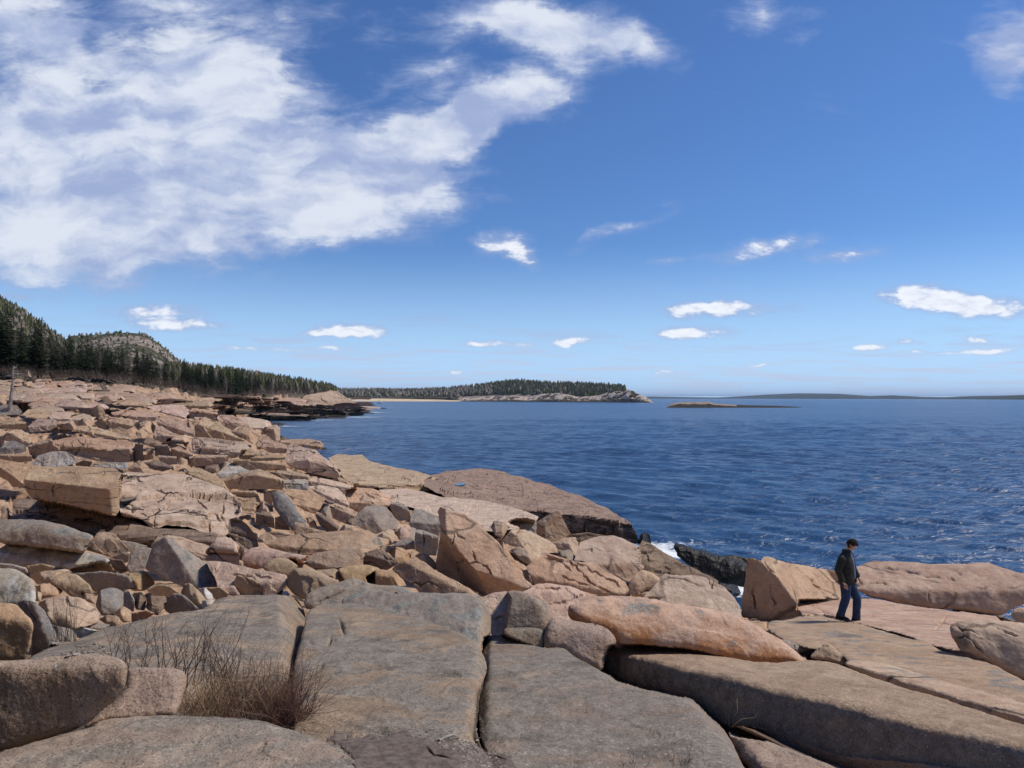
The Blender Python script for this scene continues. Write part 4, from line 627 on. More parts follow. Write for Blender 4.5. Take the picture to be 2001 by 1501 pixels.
R('Z','1015,1160 1040,1148 1052,1141 1075,1140 1112,1145 1160,1162 1145,1180 1112,1200 1110,1230 1080,1215 1050,1170',a=(1100,1210,11.5),b=(0,56),f=[(1030,1155,1150,1165,0,76)],r=.08,m='smooth',n='rock_slab',l='pale slab lying below the slab with parallel cracks',c=[(1040,1150,1070,1148,1100,1152)])
R('Z','940,1168 965,1158 990,1156 1000,1170 995,1190 985,1250 960,1240 945,1200',a=(965,1240,9.6),b=(0,54),r=.08,m='smooth',n='rock_slab',l='pale slab left of the tall dark lichened boulder',c=[(945,1200,970,1208,988,1205)])
R('G','1305,1065 1360,972 1420,928 1500,958 1568,1010 1500,1095 1450,1090 1390,1150 1330,1140',b=(-5,24),f=[(1330,1010,1540,1020,10,60)],r=.13,m='smooth',l='rounded pink boulder between the flat-topped block and the stained slab')
R('Z','1257,1168 1275,1150 1292,1130 1300,1121 1312,1124 1350,1124 1375,1128 1395,1136 1415,1147 1435,1168 1447,1186 1449,1215 1425,1215 1375,1205 1325,1192 1275,1182',a=(1375,1200,14.6),b=(4,56),r=.06,m='smooth',n='rock_slab',l='broad pink slab with a black water stain',c=[(1383,1133,1386,1142),(1394,1138,1390,1152),(1265,1166,1300,1168)],cap=1.4,chip=.2)
R('G','1380,1140 1400,1090 1450,1078 1500,1090 1430,1150',r=.12,m='smooth',l='small pink stone at the left foot of the stained slab')
# outcrop by the water
R('F','560,215 640,190 830,200 880,245 960,265 1200,310 1330,350 1420,380 1410,480 1250,480 1000,460 800,450 700,390 640,330',a=(1250,478,39.5),b=(0,89.5),f=[(740,415,960,440,-5,6),(960,440,1410,405,-5,6)],r=.02,m='tan',strat=.5,amp=.5,chip=.3,cap=7,c=[(880,250,910,300),(720,370,900,320),(1060,340,1200,380)],cw=1.3,**LG)
R('Z','825,938 850,928 872,920 900,918 938,917 965,920 1000,926 1050,940 1100,956 1150,978 1200,1000 1232,1022 1246,1045 1250,1062 1200,1065 1120,1062 1050,1045 1000,1018 960,1000 930,982 880,975 850,962 828,950',a=(950,985,39.5),b=(90,83.5),f=[(900,974,1225,1022,-8,5)],r=.015,m='outcrop',strat=.5,amp=1.0,cap=5,chip=1.1,jag=2.2,key=1002,c=[(930,925,990,940,1050,960,1100,975),(880,950,1000,965,1100,962),(880,930,870,945,885,965),(1120,965,1150,985,1180,1010),(1000,930,1040,940,1080,945),(1060,985,1065,1030),(1140,1000,1145,1050),(1195,1010,1200,1055),(1000,1000,1100,1008,1240,1040)],cw=1.3,**LG)
R('Z','740,957 780,952 812,957 860,970 940,977 1000,990 1052,1010 1040,1030 1000,1035 960,1040 900,1025 860,1010 800,992 745,980',a=(900,1020,30),b=(180,88.6),r=.03,m='smooth',strat=.2,cap=2,**LG)
R('Z','1110,1045 1150,1040 1200,1050 1180,1075 1120,1070',b=(0,40),m='dark',strat=.4,**LG)
R('G','1390,760 1420,700 1500,740 1640,830 1850,940 2010,1010 2060,1080 1900,1060 1700,1040 1560,1000 1480,950 1400,900',a=(1800,1040,25),b=(15,62),r=.05,m='dark',strat=.3,cap=1.6,**LG)
# weed-covered rocks in the surf
R('Z','1316,1068 1320,1062 1335,1064 1360,1073 1400,1085 1430,1092 1458,1100 1470,1125 1465,1150 1440,1150 1410,1143 1375,1128 1345,1105 1322,1085',a=(1440,1148,30.5),b=(-12,30),f=[(1320,1070,1450,1110,20,64)],r=.06,m='black',l='black weed-covered rock in the surf',chip=1.0,amp=2.2,jag=1.6)
R('Z','1400,1088 1430,1084 1462,1090 1470,1102 1430,1098',a=(1435,1100,35),b=(0,40),r=.1,m='black',l='low black rock awash behind the larger one',amp=2)
R('Z','1246,1062 1252,1044 1262,1040 1270,1046 1272,1062 1262,1068',a=(1262,1068,37),r=.08,m='black',l='black rock at the seaward foot of the outcrop',amp=2)
R('Z','1385,1148 1400,1138 1440,1143 1450,1160 1400,1158',a=(1420,1160,28),r=.1,m='black',l='black rock between the stained slab and the surf',amp=2)
# the point across the cove
R('M','1120,372 1200,345 1330,330 1380,312 1440,325 1500,360 1560,402 1610,425 1500,440 1350,445 1200,430 1100,400',m='smooth',r=.05,b=(20,40),f=[(1200,400,1560,410,10,60)],chip=1.2,jag=1.5,**LG)
# bedrock sheets: broken, stepped ledges of the upper field and of the point across the cove
r4 = np.random.RandomState(44); TR = [k['poly'] for k in ROCKS]
def taken(q):
    u = np.array([p[0] for p in q]); v = np.array([p[1] for p in q]); u = np.r_[u, u.mean()]; v = np.r_[v, v.mean()]; return max(inside(t_, u, v).mean() for t_ in TR if t_[:, 0].max() > u.min() and t_[:, 0].min() < u.max()) if any(t_[:, 0].max() > u.min() and t_[:, 0].min() < u.max() for t_ in TR) else 0
def sheet_at(uc, vc, w_, h_, m_, st=.0, tops=(70, 84), ds=1.0):
    sl = r4.uniform(-.10, .14) * h_ * 1.2; q = []
    for a, b in ((-.5, r4.uniform(-.1, .3)), (-.36, -.42), (-.05, -.55), (.25, -.42), (.44, -.2), (.5, r4.uniform(0, .35)), (.33, .42), (-.1, .5), (-.42, .42)):
        q.append((uc + w_ * (a + r4.uniform(-.05, .05)), vc + h_ * (b + r4.uniform(-.13, .13)) + sl * a * 2))
    if taken(q) > .15: return
    ym = vc + h_ * r4.uniform(.05, .3)
    R('Z', ' '.join('%.1f,%.1f' % p for p in q), m=m_, r=.06, b=(r4.uniform(-22, 10), r4.uniform(0, 18)), f=[(uc - w_ / 2, ym - sl * .8, uc + w_ / 2, ym + sl * .8, r4.uniform(-15, 30), r4.uniform(*tops)), (uc + w_ * r4.uniform(.2, .4), vc - h_ * .4, uc + w_ * .45, vc + h_ * .5, 60, 20)], jag=.8, ds=ds, strat=st, chip=1.0, **LG)
v = 744.0
while v < 905:
    h_ = 7 + (v - 744) * .16; u = -30 + r4.uniform(0, 20)
    while True:
        w_ = h_ * r4.uniform(2.6, 6.5); uc = u + w_ * .45; top = np.interp(uc, [-40, 100, 180, 252, 330, 400, 440, 480, 540, 600, 640], [741, 741, 748, 759, 774, 788, 797, 812, 838, 868, 890])
        if v < top + h_ * .3:
            if uc > 640: break
            u += w_ * .4; 
            if u > 640: break
            continue
        if uc > np.interp(v, [744, 790, 812, 838, 868, 905], [170, 410, 470, 530, 590, 660]): break
        sheet_at(uc, v + r4.uniform(-.2, .2) * h_, w_, h_ * r4.uniform(.75, 1.35), ['pink', 'pink2', 'ledge', 'tan', 'pink', 'smooth'][r4.randint(6)], .0 if r4.rand() < .6 else .25); u += w_ * r4.uniform(.55, .9)
    v += h_ * .42
for row in range(19):
    f_ = row / 18.; u = 385.
    while u < 712:
        tp = np.interp(u, [385, 450, 520, 600, 625, 650, 665, 690, 712], [776, 778, 777, 775, 771, 765, 769, 779, 790]); bt = np.interp(u, [385, 488, 558, 610, 636, 664, 696, 705, 712], [838, 834, 830, 825, 816, 812, 811, 799, 792.5])
        hh = (bt - tp) / 7.5; vv_ = tp + (bt - tp) * f_; w_ = hh * r4.uniform(4, 14); rr = f_ + r4.uniform(-.12, .12) + (.12 if u < 520 else 0) - (.12 if u > 640 else 0)
        mt = ['pink', 'pink2', 'tan', 'smooth'][r4.randint(4)] if rr < .42 else (['dark', 'outcrop'][r4.randint(2)] if rr < .66 else 'weed')
        if 380 < u: sheet_at(u + w_ / 2, min(vv_, bt - hh * .35), w_, hh * r4.uniform(.8, 1.4), mt, .8 if rr > .3 else 0, (74, 86))
        u += w_ * .75
seat()
for k in ROCKS: build_rock(k)
# ------------------------------------------------------------------ bedrock under and between the stones, and the whole shore
def col_attr(o, name, vals):
    a = o.data.attributes.new(name, 'FLOAT', 'POINT'); a.data.foreach_set('value', np.asarray(vals, dtype=np.float32))
def grid_faces(nu, nd, keep=None):
    i, j = np.meshgrid(np.arange(nu - 1), np.arange(nd - 1), indexing='ij'); a = i * nd + j
    f = np.stack([a, a + nd, a + nd + 1, a + 1], -1).reshape(-1, 4)
    return f if keep is None else f[keep[:-1, :-1].reshape(-1)]
def interp(x, pts): return np.interp(x, [p[0] for p in pts], [p[1] for p in pts])
TREEB = [(-700, 88), (0, 90), (180, 100), (300, 118), (400, 160), (450, 200), (520, 290), (600, 410), (630, 540), (660, 700), (3000, 2000)]
def detail(U, D):
    X, Y = U / 120. + fbm(np.stack([U / 90., np.log(D) * 8, U * 0], -1), 3, 21) * .8, np.log(D) * 8
    h = 0
    for s, fx, a in ((1, 1, .0050), (2, 2.1, .0020), (3, 4.5, .0006)):
        ci, cj, ox, oy, ed = vor2(X * fx, Y * fx, 40 + s)
        h = h + ((_h(ci, cj, 1, 50) - .5) * 1.0 + ox * (_h(ci, cj, 2, 51) - .5) * 1.5 + oy * (_h(ci, cj, 3, 52) - .2) * 1.8 - np.exp(-(ed / .05) ** 2) * .5) * a
    w_ = np.log(D) * 11 + fbm(np.stack([U / 160., np.log(D) * 5, U * 0 + 5], -1), 4, 25) * 2.2; fr = w_ - np.floor(w_)
    h = h + ((1 - fr) * np.clip(fr / .07, 0, 1) - .5) * .0125 * np.clip(fbm(np.stack([U / 70., np.log(D) * 9, U * 0 + 9], -1), 2, 26) * 2 + .7, .1, 1)
    w2 = np.log(D) * 34 + fbm(np.stack([U / 60., np.log(D) * 12, U * 0 + 7], -1), 4, 27) * 2.6; f2 = w2 - np.floor(w2); far = np.clip((D - 90) / 80, .35, 1.6)
    h = h + ((1 - f2) * np.clip(f2 / .12, 0, 1) - .5) * .0045 * far
    return h + fbm(np.stack([U / 20., np.log(D) * 30, U * 0], -1), 4, 23) * .0022
us = np.concatenate([np.arange(-700, -20, 20), np.arange(-20, 2040, 2.6), np.arange(2040, 2700, 20)]); ds = np.exp(np.arange(math.log(1.6), math.log(900), .0078))
Ug, Dg = np.meshgrid(us, ds, indexing='ij'); Zb = zt(Ug, Dg)
amp = Dg * np.clip((Dg - 6) / 25, .05, 1) * np.clip(1.2 - (Dg - 60) / 500, .35, 1) * np.clip((Zb + .5) / 1.5, .15, 1)
hs_ = np.clip(Dg * .0125, .25, 2.0); qn = (Zb + fbm(np.stack([Ug / 70., np.log(Dg) * 7, Ug * 0], -1), 5, 71, .6) * hs_ * 1.8) / hs_; qf = qn - np.floor(qn)
Zt = Zb + (np.floor(qn) + np.clip((qf - .80) / .18, 0, 1) - qn) * hs_ * np.clip((Dg - 20) / 25, 0, .85) * np.clip((Zb + .3) / .8, 0, 1)
Zg = Zt + detail(Ug, Dg) * amp * np.interp(Dg, [30, 120, 250], [.75, .6, .4]) - np.interp(Dg, [4, 8, 50, 90, 150, 400], [.12, .25, .6, .6, .5, .5])
cov = ZB < 1e8; Zc = np.where(cov, ZB, -1)                     # keep the ground behind and below the stones that stand on it
for ax in (0, 1): Zc = np.maximum(Zc, np.maximum(np.roll(Zc, 1, ax), np.roll(Zc, -1, ax)))
ci = np.clip((Ug / ZS + 20).astype(int), 0, ZBW - 1); vv = HV + (CAMH - Zg) / Dg * F
inwin = (Ug > -38) & (Ug < 2040)
act = inwin & (vv > 0)
for _ in range(420):
    rj = np.clip((vv / ZS).astype(int), 0, ZBH - 1); bad = act & (vv < 1598) & (Zc[rj, ci] > Dg * .92 - .15)
    if not bad.any(): break
    vv = np.where(bad, vv + ZS, vv)
Zn = CAMH - (vv - HV) / F * Dg; dl = np.maximum(Zg - Zn, 0)
for _ in range(2): dl = np.maximum(dl, .92 * np.maximum(np.maximum(np.roll(dl, 1, 0), np.roll(dl, -1, 0)), np.maximum(np.roll(dl, 1, 1), np.roll(dl, -1, 1))))
iL, iR = int(np.argmax(us > -38)), int(np.argmax(us >= 2040)) - 1
dl = np.where(Ug > us[iR], dl[iR][None] * np.exp(-(Ug - us[iR]) / 500) + np.clip((Ug - us[iR]) / 300, 0, 1) * .9, np.where(Ug < us[iL], dl[iL][None] * np.exp((Ug - us[iL]) / 400), dl)); Zg = Zg - dl
keep = ((Zg > -3.0) | (Dg < 40))
Xg = (Ug - CU) / F * Dg
V = np.stack([Xg, Dg, Zg], -1).reshape(-1, 3)
ground = mesh_np('ground', V, grid_faces(len(us), len(ds), keep), M['ground'], True); tag(ground, kind='structure')
lim = np.interp(Dg, [30, 100, 160, 260, 700], [1.7, 1.9, 3.4, 5.0, 5.5]); col_attr(ground, 'tide', np.clip((lim - Zb) / lim, -1, 1).ravel())
col_attr(ground, 'veg', (np.clip((Dg / interp(Ug, TREEB) - .93) * 8, 0, 1) * (Zb > 5)).ravel() + (np.clip((8.5 - Dg) / 2, 0, 1)).ravel())
# ------------------------------------------------------------------ sea
def seamat():
    m = bpy.data.materials.new('sea_water'); m.use_nodes = True; t = NT(m.node_tree); pos = t.n('ShaderNodeNewGeometry').outputs['Position']
    n1 = t.noise(t.vmap(pos, rot=(0, 0, .25), sc=(.6, 1.5, 1)), 1.1, 5, .6, .4); n2 = t.noise(t.vmap(pos, rot=(0, 0, -.2), sc=(.7, 1.3, 1)), .28, 5, .6, .3)
    n3 = t.noise(t.vmap(pos, rot=(0, 0, .1), sc=(.5, 1.3, 1)), .045, 6, .62, .3)
    h = t.math('ADD', t.math('MULTIPLY', n1, .30), t.math('ADD', t.math('MULTIPLY', n2, .60), t.math('MULTIPLY', n3, 1.5)))
    b = t.n('ShaderNodeBump', {'Height': h, 'Strength': 1.0, 'Distance': 1.0})
    foam = t.n('ShaderNodeAttribute', attribute_name='foam').outputs['Fac']
    fn = t.noise(t.vmap(pos, sc=(1, 1, 1)), 2.2, 7, .72, .8)
    fm = t.mr(t.math('ADD', foam, fn), .86, 1.08)
    caps = t.mr(t.noise(t.vmap(pos, sc=(.5, 1.4, 1)), .35, 6, .75), .735, .76); fm = t.math('MAXIMUM', fm, t.math('MULTIPLY', caps, .5))
    col = t.mix(t.mr(t.noise(t.vmap(pos, sc=(.5, 1.8, 1)), .012, 4, .6), .4, .62), (.014, .050, .125), (.026, .076, .17))
    col = t.mix(fm, col, (.75, .8, .82))
    p = t.n('ShaderNodeBsdfPrincipled', {'Base Color': col, 'Roughness': t.math('ADD', .26, t.math('MULTIPLY', fm, .6)), 'IOR': 1.333, 'Normal': b.outputs[0], 'Specular IOR Level': .5})
    t.n('ShaderNodeOutputMaterial', {0: p.outputs[0]}); return m
us = np.concatenate([np.arange(-3000, -60, 60), np.arange(-60, 2060, 3.0), np.arange(2060, 5000, 60)])
l1 = np.arange(math.log(20), math.log(260), .0052); l2 = l1[-1] + np.cumsum(np.geomspace(.0055, .25, 130)); l2 = l2[l2 < math.log(60000)]
ds = np.exp(np.concatenate([l1, l2, [math.log(60000)]])); Ug, Dg = np.meshgrid(us, ds, indexing='ij'); Xg = (Ug - CU) / F * Dg; Yg = Dg
wr = np.random.RandomState(5); Zs = np.zeros_like(Xg)
for i in range(46):
    L = float(np.exp(wr.uniform(math.log(.9), math.log(6)))); th = math.radians(-118 + wr.normal() * 26); kx, ky = math.cos(th) * 2 * math.pi / L, math.sin(th) * 2 * math.pi / L
    fade = np.clip(1.25 - Dg * .0052 / L * 2.2, 0, 1); ph = kx * Xg + ky * Yg + wr.uniform(0, 6.28) + fbm(np.stack([Xg / 30, Yg / 30, Xg * 0 + i], -1), 1, 3) * 1.6 if i % 4 == 0 else kx * Xg + ky * Yg + wr.uniform(0, 6.28)
    Zs += (1 - np.abs(np.sin(ph * .5)) * 2 + .27) * fade * .0088 * L ** .82
V = np.stack([Xg, Yg, Zs], -1).reshape(-1, 3); sea = mesh_np('sea', V, grid_faces(len(us), len(ds)), seamat(), True); tag(sea, kind='structure')
FOAM = [(1303,1084,2.0,1.6,.8),(1345,1062,5,1.2,.40),(1395,1058,4,1.0,.36),(1418,1140,2.6,2.2,1.0),(1440,1128,2.2,1.4,.9),(1385,1152,1.6,1.6,.8),(1275,1068,2.2,2,.65),(1330,1052,3,1,.30),(1450,1070,6,1.4,.33),(1290,1095,1.3,1,.6),(1480,1062,6,1.5,.27),
        (560,833,8,4,.5),(628,821,12,5,.5),(700,815,18,8,.55),(712,806,20,14,.6),(722,797,30,30,.5),(500,836,4,3,.45),(680,878,4,2,.4),(1180,788.2,60,30,.5),(1260,788,40,30,.55),(1100,787.6,40,25,.4)]
fo = np.zeros_like(Xg)
for (u, v, sx, sy, wt) in FOAM:
    d = CAMH / ((v - HV) / F); x = (u - CU) / F * d; fo = np.maximum(fo, wt * np.exp(-((Xg - x) / sx) ** 2 - ((Yg - d) / sy) ** 2))
col_attr(sea, 'foam', fo.ravel())
# ------------------------------------------------------------------ distant land
def landmat(name, rock, veg1, veg2, sc=.02, rk=.5, white=0):
    m = bpy.data.materials.new(name); m.use_nodes = True; t = NT(m.node_tree); pos = t.n('ShaderNodeNewGeometry').outputs['Position']
    at = t.n('ShaderNodeAttribute', attribute_name='rock').outputs['Fac']
    n = t.noise(pos, sc, 8, .68, .4); n2 = t.noise(pos, sc * 5, 5, .7)
    r = t.mix(t.mr(n2, .35, .65), rock, tuple(c * .45 for c in rock)); g = t.mix(t.mr(n2, .4, .6), veg1, veg2)
    f = t.mr(t.math('ADD', at, t.math('MULTIPLY', t.math('SUBTRACT', n, .5), 1.6)), .42, .58)
    bm = t.n('ShaderNodeBump', {'Height': t.math('ADD', n, n2), 'Strength': .9, 'Distance': .12 / sc})
    p = t.n('ShaderNodeBsdfPrincipled', {'Base Color': t.mix(f, g, r), 'Roughness': .95, 'Specular IOR Level': .1, 'Normal': bm.outputs[0]})
    t.n('ShaderNodeOutputMaterial', {0: p.outputs[0]}); return m
def ridge(name, top, dtop, front, base, mat, rockf, du=2.0, ns=60, rough=.05, back=1.25, prof=1.0):
    """a hill: crest line seen at rows top(u), at distance dtop(u), falling to z=base(u) at distance front(u)"""
    u0, u1 = top[0][0], top[-1][0]; u = np.arange(u0, u1 + .1, du); s = np.concatenate([np.linspace(0, 1, ns), [1.08, back]])
    U, S = np.meshgrid(u, s, indexing='ij'); dt = interp(U, dtop); fr = interp(U, front); D = fr + (dt - fr) * S; zt_ = CAMH - (interp(U, top) - HV) / F * dt; zb = interp(U, base)
    Zz = zb + (zt_ - zb) * np.minimum(S, 1) ** prof; Zz = np.where(S > 1, zt_ - (zt_ - zb + 2) * np.clip((S - 1) / (back - 1), 0, 1), Zz)
    X_ = (U - CU) / F * D; n = fbm(np.stack([X_, D, Zz], -1) / ((dt - fr).mean() * .25), 5, 33, .6)
    Zz = Zz + n * (zt_ - zb) * rough * np.where(S > 1.05, 1, np.sin(np.clip(S, 0, 1) * math.pi) ** .5)
    o = mesh_np(name, np.stack([X_, D, Zz], -1).reshape(-1, 3), grid_faces(len(u), len(s)), mat, True); tag(o, kind='structure')
    col_attr(o, 'rock', rockf(U, S, n).ravel()); return (U, S, D, Zz, o)
def on(rg, u, s):
    U, S, D, Zz, _ = rg; i = int(np.clip((u - U[0, 0]) / (U[1, 0] - U[0, 0]), 0, U.shape[0] - 1)); j = int(np.clip(np.searchsorted(S[0], s), 0, S.shape[1] - 1))
    return ((u - CU) / F * D[i, j], D[i, j], Zz[i, j])
def forestmat(name='distant_forest'):
    m = bpy.data.materials.new(name); m.use_nodes = True; t = NT(m.node_tree); a = t.n('ShaderNodeAttribute', attribute_name='tone').outputs['Fac']
    r = t.n('ShaderNodeValToRGB', {0: a}); e = r.color_ramp; e.interpolation = 'LINEAR'
    for i, (p, c) in enumerate(((0, (.028, .040, .016)), (.33, (.060, .072, .026)), (.6, (.120, .118, .042)), (.68, (.18, .15, .115)), (1, (.26, .225, .185)))):
        el = e.elements[i] if i < 2 else e.elements.new(p); el.position = p; el.color = (*c, 1)
    p = t.n('ShaderNodeBsdfPrincipled', {'Base Color': r.outputs[0], 'Roughness': .9, 'Specular IOR Level': .15}); t.n('ShaderNodeOutputMaterial', {0: p.outputs[0]}); return m
FM = forestmat()
def wood(name, spots, h, wf=.30, seed=1):
    """spots: list of (x, y, z, tone 0..1); many small spiky trees as one mass"""
    rs = np.random.RandomState(seed); V = []; T = []; tone = []; n = 0
    for (x, y, z, tn) in spots:
        hh = h * rs.uniform(.6, 1.25); bare = tn > .64; w_ = hh * (wf * rs.uniform(.8, 1.4) if not bare else wf * 1.5); k = 5; a0 = rs.uniform(0, 6)
        tiers = ((.0, 1.0, .62), (.28, .78, .85), (.58, .45, 1.0)) if not bare else ((.1, .7, .8), (.35, 1.0, .95), (.5, .6, 1.0))
        for (b, r_, t_) in tiers:
            ang = a0 + np.arange(k) * 2 * math.pi / k + b * 2; rr = w_ * .5 * r_ * rs.uniform(.6, 1.3, k)
            V.append(np.c_[x + np.cos(ang) * rr, y + np.sin(ang) * rr, z + hh * b + rs.uniform(-.05, .05, k) * hh]); V.append([[x + rs.uniform(-.04, .04) * hh, y, z + hh * t_]])
            T.append(np.stack([n + np.arange(k), n + (np.arange(k) + 1) % k, np.full(k, n + k)], 1)); n += k + 1; tone += [np.clip(tn + rs.uniform(-.08, .08), 0, 1)] * (k + 1)
    o = mesh_np(name, np.concatenate(V), [np.concatenate(T)], FM, False); col_attr(o, 'tone', tone); tag(o, kind='stuff'); return o
rs = np.random.RandomState(3)
lm = landmat('granite_hillside', (.27, .215, .17), (.13, .10, .07), (.06, .06, .028), .03)
hl = ridge('mountain', [(-500,480),(-200,520),(-60,560),(0,588),(30,602),(60,622),(90,642),(120,664),(150,690),(180,715)], [(-500,620),(180,620)], [(-500,220),(180,300)], [(-500,18),(180,12)], lm, lambda U,S,n: np.clip(.35 + n * 1.2 + (S - .6) * .3, 0, 1), 1.5, 70, .08)
sp = []
for _ in range(1500):
    u, s = rs.uniform(-80, 175), rs.uniform(.15, 1.0) ** .7; x, y, z = on(hl, u, s); sp.append((x, y, z, rs.choice([.15, .4, .55, .8, .9], p=[.3, .27, .23, .1, .1])))
wood('mountain_forest', sp, 5, .4, 1)
bh = ridge('mountain', [(100,690),(130,662),(140,656),(180,655),(220,651),(250,650),(275,652),(292,659),(310,671),(330,687),(350,705),(372,726),(395,745)], [(100,980),(395,980)], [(100,700),(395,760)], [(100,20),(395,12)],
           landmat('bare_granite_dome', (.36, .30, .25), (.10, .085, .055), (.05, .055, .024), .02), lambda U,S,n: np.clip(.52 + n * 1.5 - (U < 300) * (S > .9) * .4, 0, 1), 1.2, 80, .07, prof=.8)
sp = []
for _ in range(800):
    u, s = rs.uniform(130, 385), rs.uniform(.3, 1.0); x, y, z = on(bh, u, s)
    if s > .93 or rs.rand() < .42: sp.append((x, y, z, rs.choice([.2, .45, .58, .8, .95], p=[.2, .22, .2, .2, .18])))
wood('dome_forest', sp, 4.0, .7, 2)
hill = ridge('hills', [(300,735),(350,733),(400,736),(460,741),(520,750),(560,755),(600,760),(640,765),(665,775),(680,779)], [(300,520),(560,620),(680,760)], [(300,260),(450,300),(560,420),(680,740)], [(300,10),(680,8)], lm, lambda U,S,n: U*0, 2, 40, .05)
sp = []
for _ in range(2600):
    u, s = rs.uniform(320, 662), rs.uniform(.02, 1.05); x, y, z = on(hill, u, s); sp.append((x, y, z - .5, rs.choice([.3, .5, .58, .85], p=[.3, .3, .25, .15])))
wood('hillside_forest', sp, 9.5, .4, 3)
# headland and beach
hm = landmat('headland_granite', (.42, .34, .28), (.11, .09, .07), (.06, .06, .03), .05)
HT = [(640,765),(700,765),(800,766),(870,764),(930,757),(980,751),(1008,747),(1050,752),(1100,755),(1180,757),(1212,757),(1222,760),(1235,763),(1246,770),(1262,776),(1272,784),(1280,789)]
hd = ridge('headland', HT, [(640,2250),(900,1950),(1280,1330)], [(640,1790),(900,1690),(1180,1360),(1280,1235)], [(640,7),(880,7),(905,0),(1280,-1)], hm, lambda U,S,n: np.where(U > 1180, .75, .2) + np.where((S < .18) & (U > 895), .8, 0), 1.5, 60, .05, prof=.6)
cl = ridge('shore_cliff', [(895,783),(905,778),(930,777),(960,775),(1000,773),(1030,776),(1060,770),(1090,768),(1110,771),(1130,776),(1170,773),(1190,766),(1215,764),(1235,763),(1250,771),(1268,780),(1280,789)], [(895,1710),(1180,1380),(1280,1245)], [(895,1660),(1180,1330),(1280,1225)], [(895,-1),(1280,-1)],
           landmat('pale_cliff_granite', (.66, .54, .44), (.11, .085, .065), (.05, .05, .03), .12), lambda U,S,n: np.where(S < .2, -.3, .60) + n * 1.8, 1.0, 40, .30, prof=.7, back=1.5)
sp = []
for _ in range(5200):
    u = rs.uniform(640, 1222); s = rs.uniform(.10 if u > 900 else .0, 1.03) ** .8; 
    if u > 1200 and s < .55: continue
    x, y, z = on(hd, u, s); bare = .85 if (u < 960 and s < .75 and rs.rand() < .4) or rs.rand() < .08 else None
    if u > 1150: z -= (u - 1150) * .055
    sp.append((x, y, z - .5, bare or rs.choice([.12, .3, .5, .58], p=[.15, .27, .3, .28])))
wood('headland_forest', sp, 12, .5, 4)
def plain(name, c, rough=.9, spec=.2, sc=None, c2=None):
    m = bpy.data.materials.new(name); m.use_nodes = True; t = NT(m.node_tree); col = (*c, 1)
    if sc: col = t.mix(t.mr(t.noise(t.n('ShaderNodeTexCoord').outputs['Object'], sc, 5, .65), .35, .65), c, c2 or tuple(x * .6 for x in c))
    p = t.n('ShaderNodeBsdfPrincipled', {'Base Color': col, 'Roughness': rough, 'Specular IOR Level': spec}); t.n('ShaderNodeOutputMaterial', {0: p.outputs[0]}); return m
ridge('beach', [(655,777.5),(700,777),(780,777.2),(860,778),(905,781)], [(655,1800),(905,1730)], [(655,1690),(905,1640)], [(655,-1),(905,-1)], plain('beach_sand', (.62, .50, .33), sc=.02, c2=(.5, .41, .28)), lambda U,S,n: U*0, 2, 20, .01)
# ledge islet, far island
ridge('islet', [(1303,794),(1315,788),(1330,786),(1360,785.5),(1385,785),(1396,789),(1420,790),(1460,792),(1520,793),(1560,795),(1580,797.5)], [(1303,612),(1580,612)], [(1303,588),(1580,588)], [(1303,-.6),(1580,-.6)],
      landmat('islet_rock', (.40, .32, .25), (.05, .045, .035), (.03, .03, .025), .3), lambda U,S,n: np.where((U < 1440), .75, .25) * np.where(S < .45, 0, 1), .7, 24, .3, prof=.6)
ridge('far_island', [(1180,779),(1270,775),(1400,776.5),(1440,775),(1500,771),(1560,768.5),(1640,769.5),(1700,774),(1745,772.5),(1800,775.5),(1850,776),(1900,774),(1960,773),(2001,771.5),(2200,768),(2700,772),(3300,779)], [(1180,9500),(2700,5200),(3300,5200)], [(1180,8500),(1500,7600),(2001,3200),(3300,3000)], [(1180,-2),(3300,-2)],
      landmat('island_woods', (.05, .055, .045), (.030, .040, .022), (.022, .030, .018), .004), lambda U,S,n: U*0, 4, 30, .06, prof=.5)
# ------------------------------------------------------------------ seating small things on what the camera ray meets
from mathutils.bvhtree import BVHTree
def bvh(objs):
    V = []; T = []; n = 0
    for o in objs:
        me = o.data; c = np.empty(len(me.vertices) * 3, np.float32); me.vertices.foreach_get('co', c); V.append(c.reshape(-1, 3) + np.array(o.location)); me.calc_loop_triangles()
        t = np.empty(len(me.loop_triangles) * 3, np.int32); me.loop_triangles.foreach_get('vertices', t); T.append(t.reshape(-1, 3) + n); n += len(me.vertices)
    return BVHTree.FromPolygons(np.concatenate(V).tolist(), np.concatenate(T).tolist())
ROB = [o for o in scene.objects if o.name.split('.')[0] in ('boulder', 'granite_block', 'rock_slab', 'stone_slab', 'rock_ledge')]
TREE = bvh(ROB + [ground])
def hit(u, v):
    r = Vector(((u - CU) / F, 1, -(v - HV) / F)).normalized(); l, n, i, d = TREE.ray_cast(Vector((0, 0, CAMH)), r, 3000); return (l, n) if l is not None else (pt(u, v, 20), Vector((0, 0, 1)))
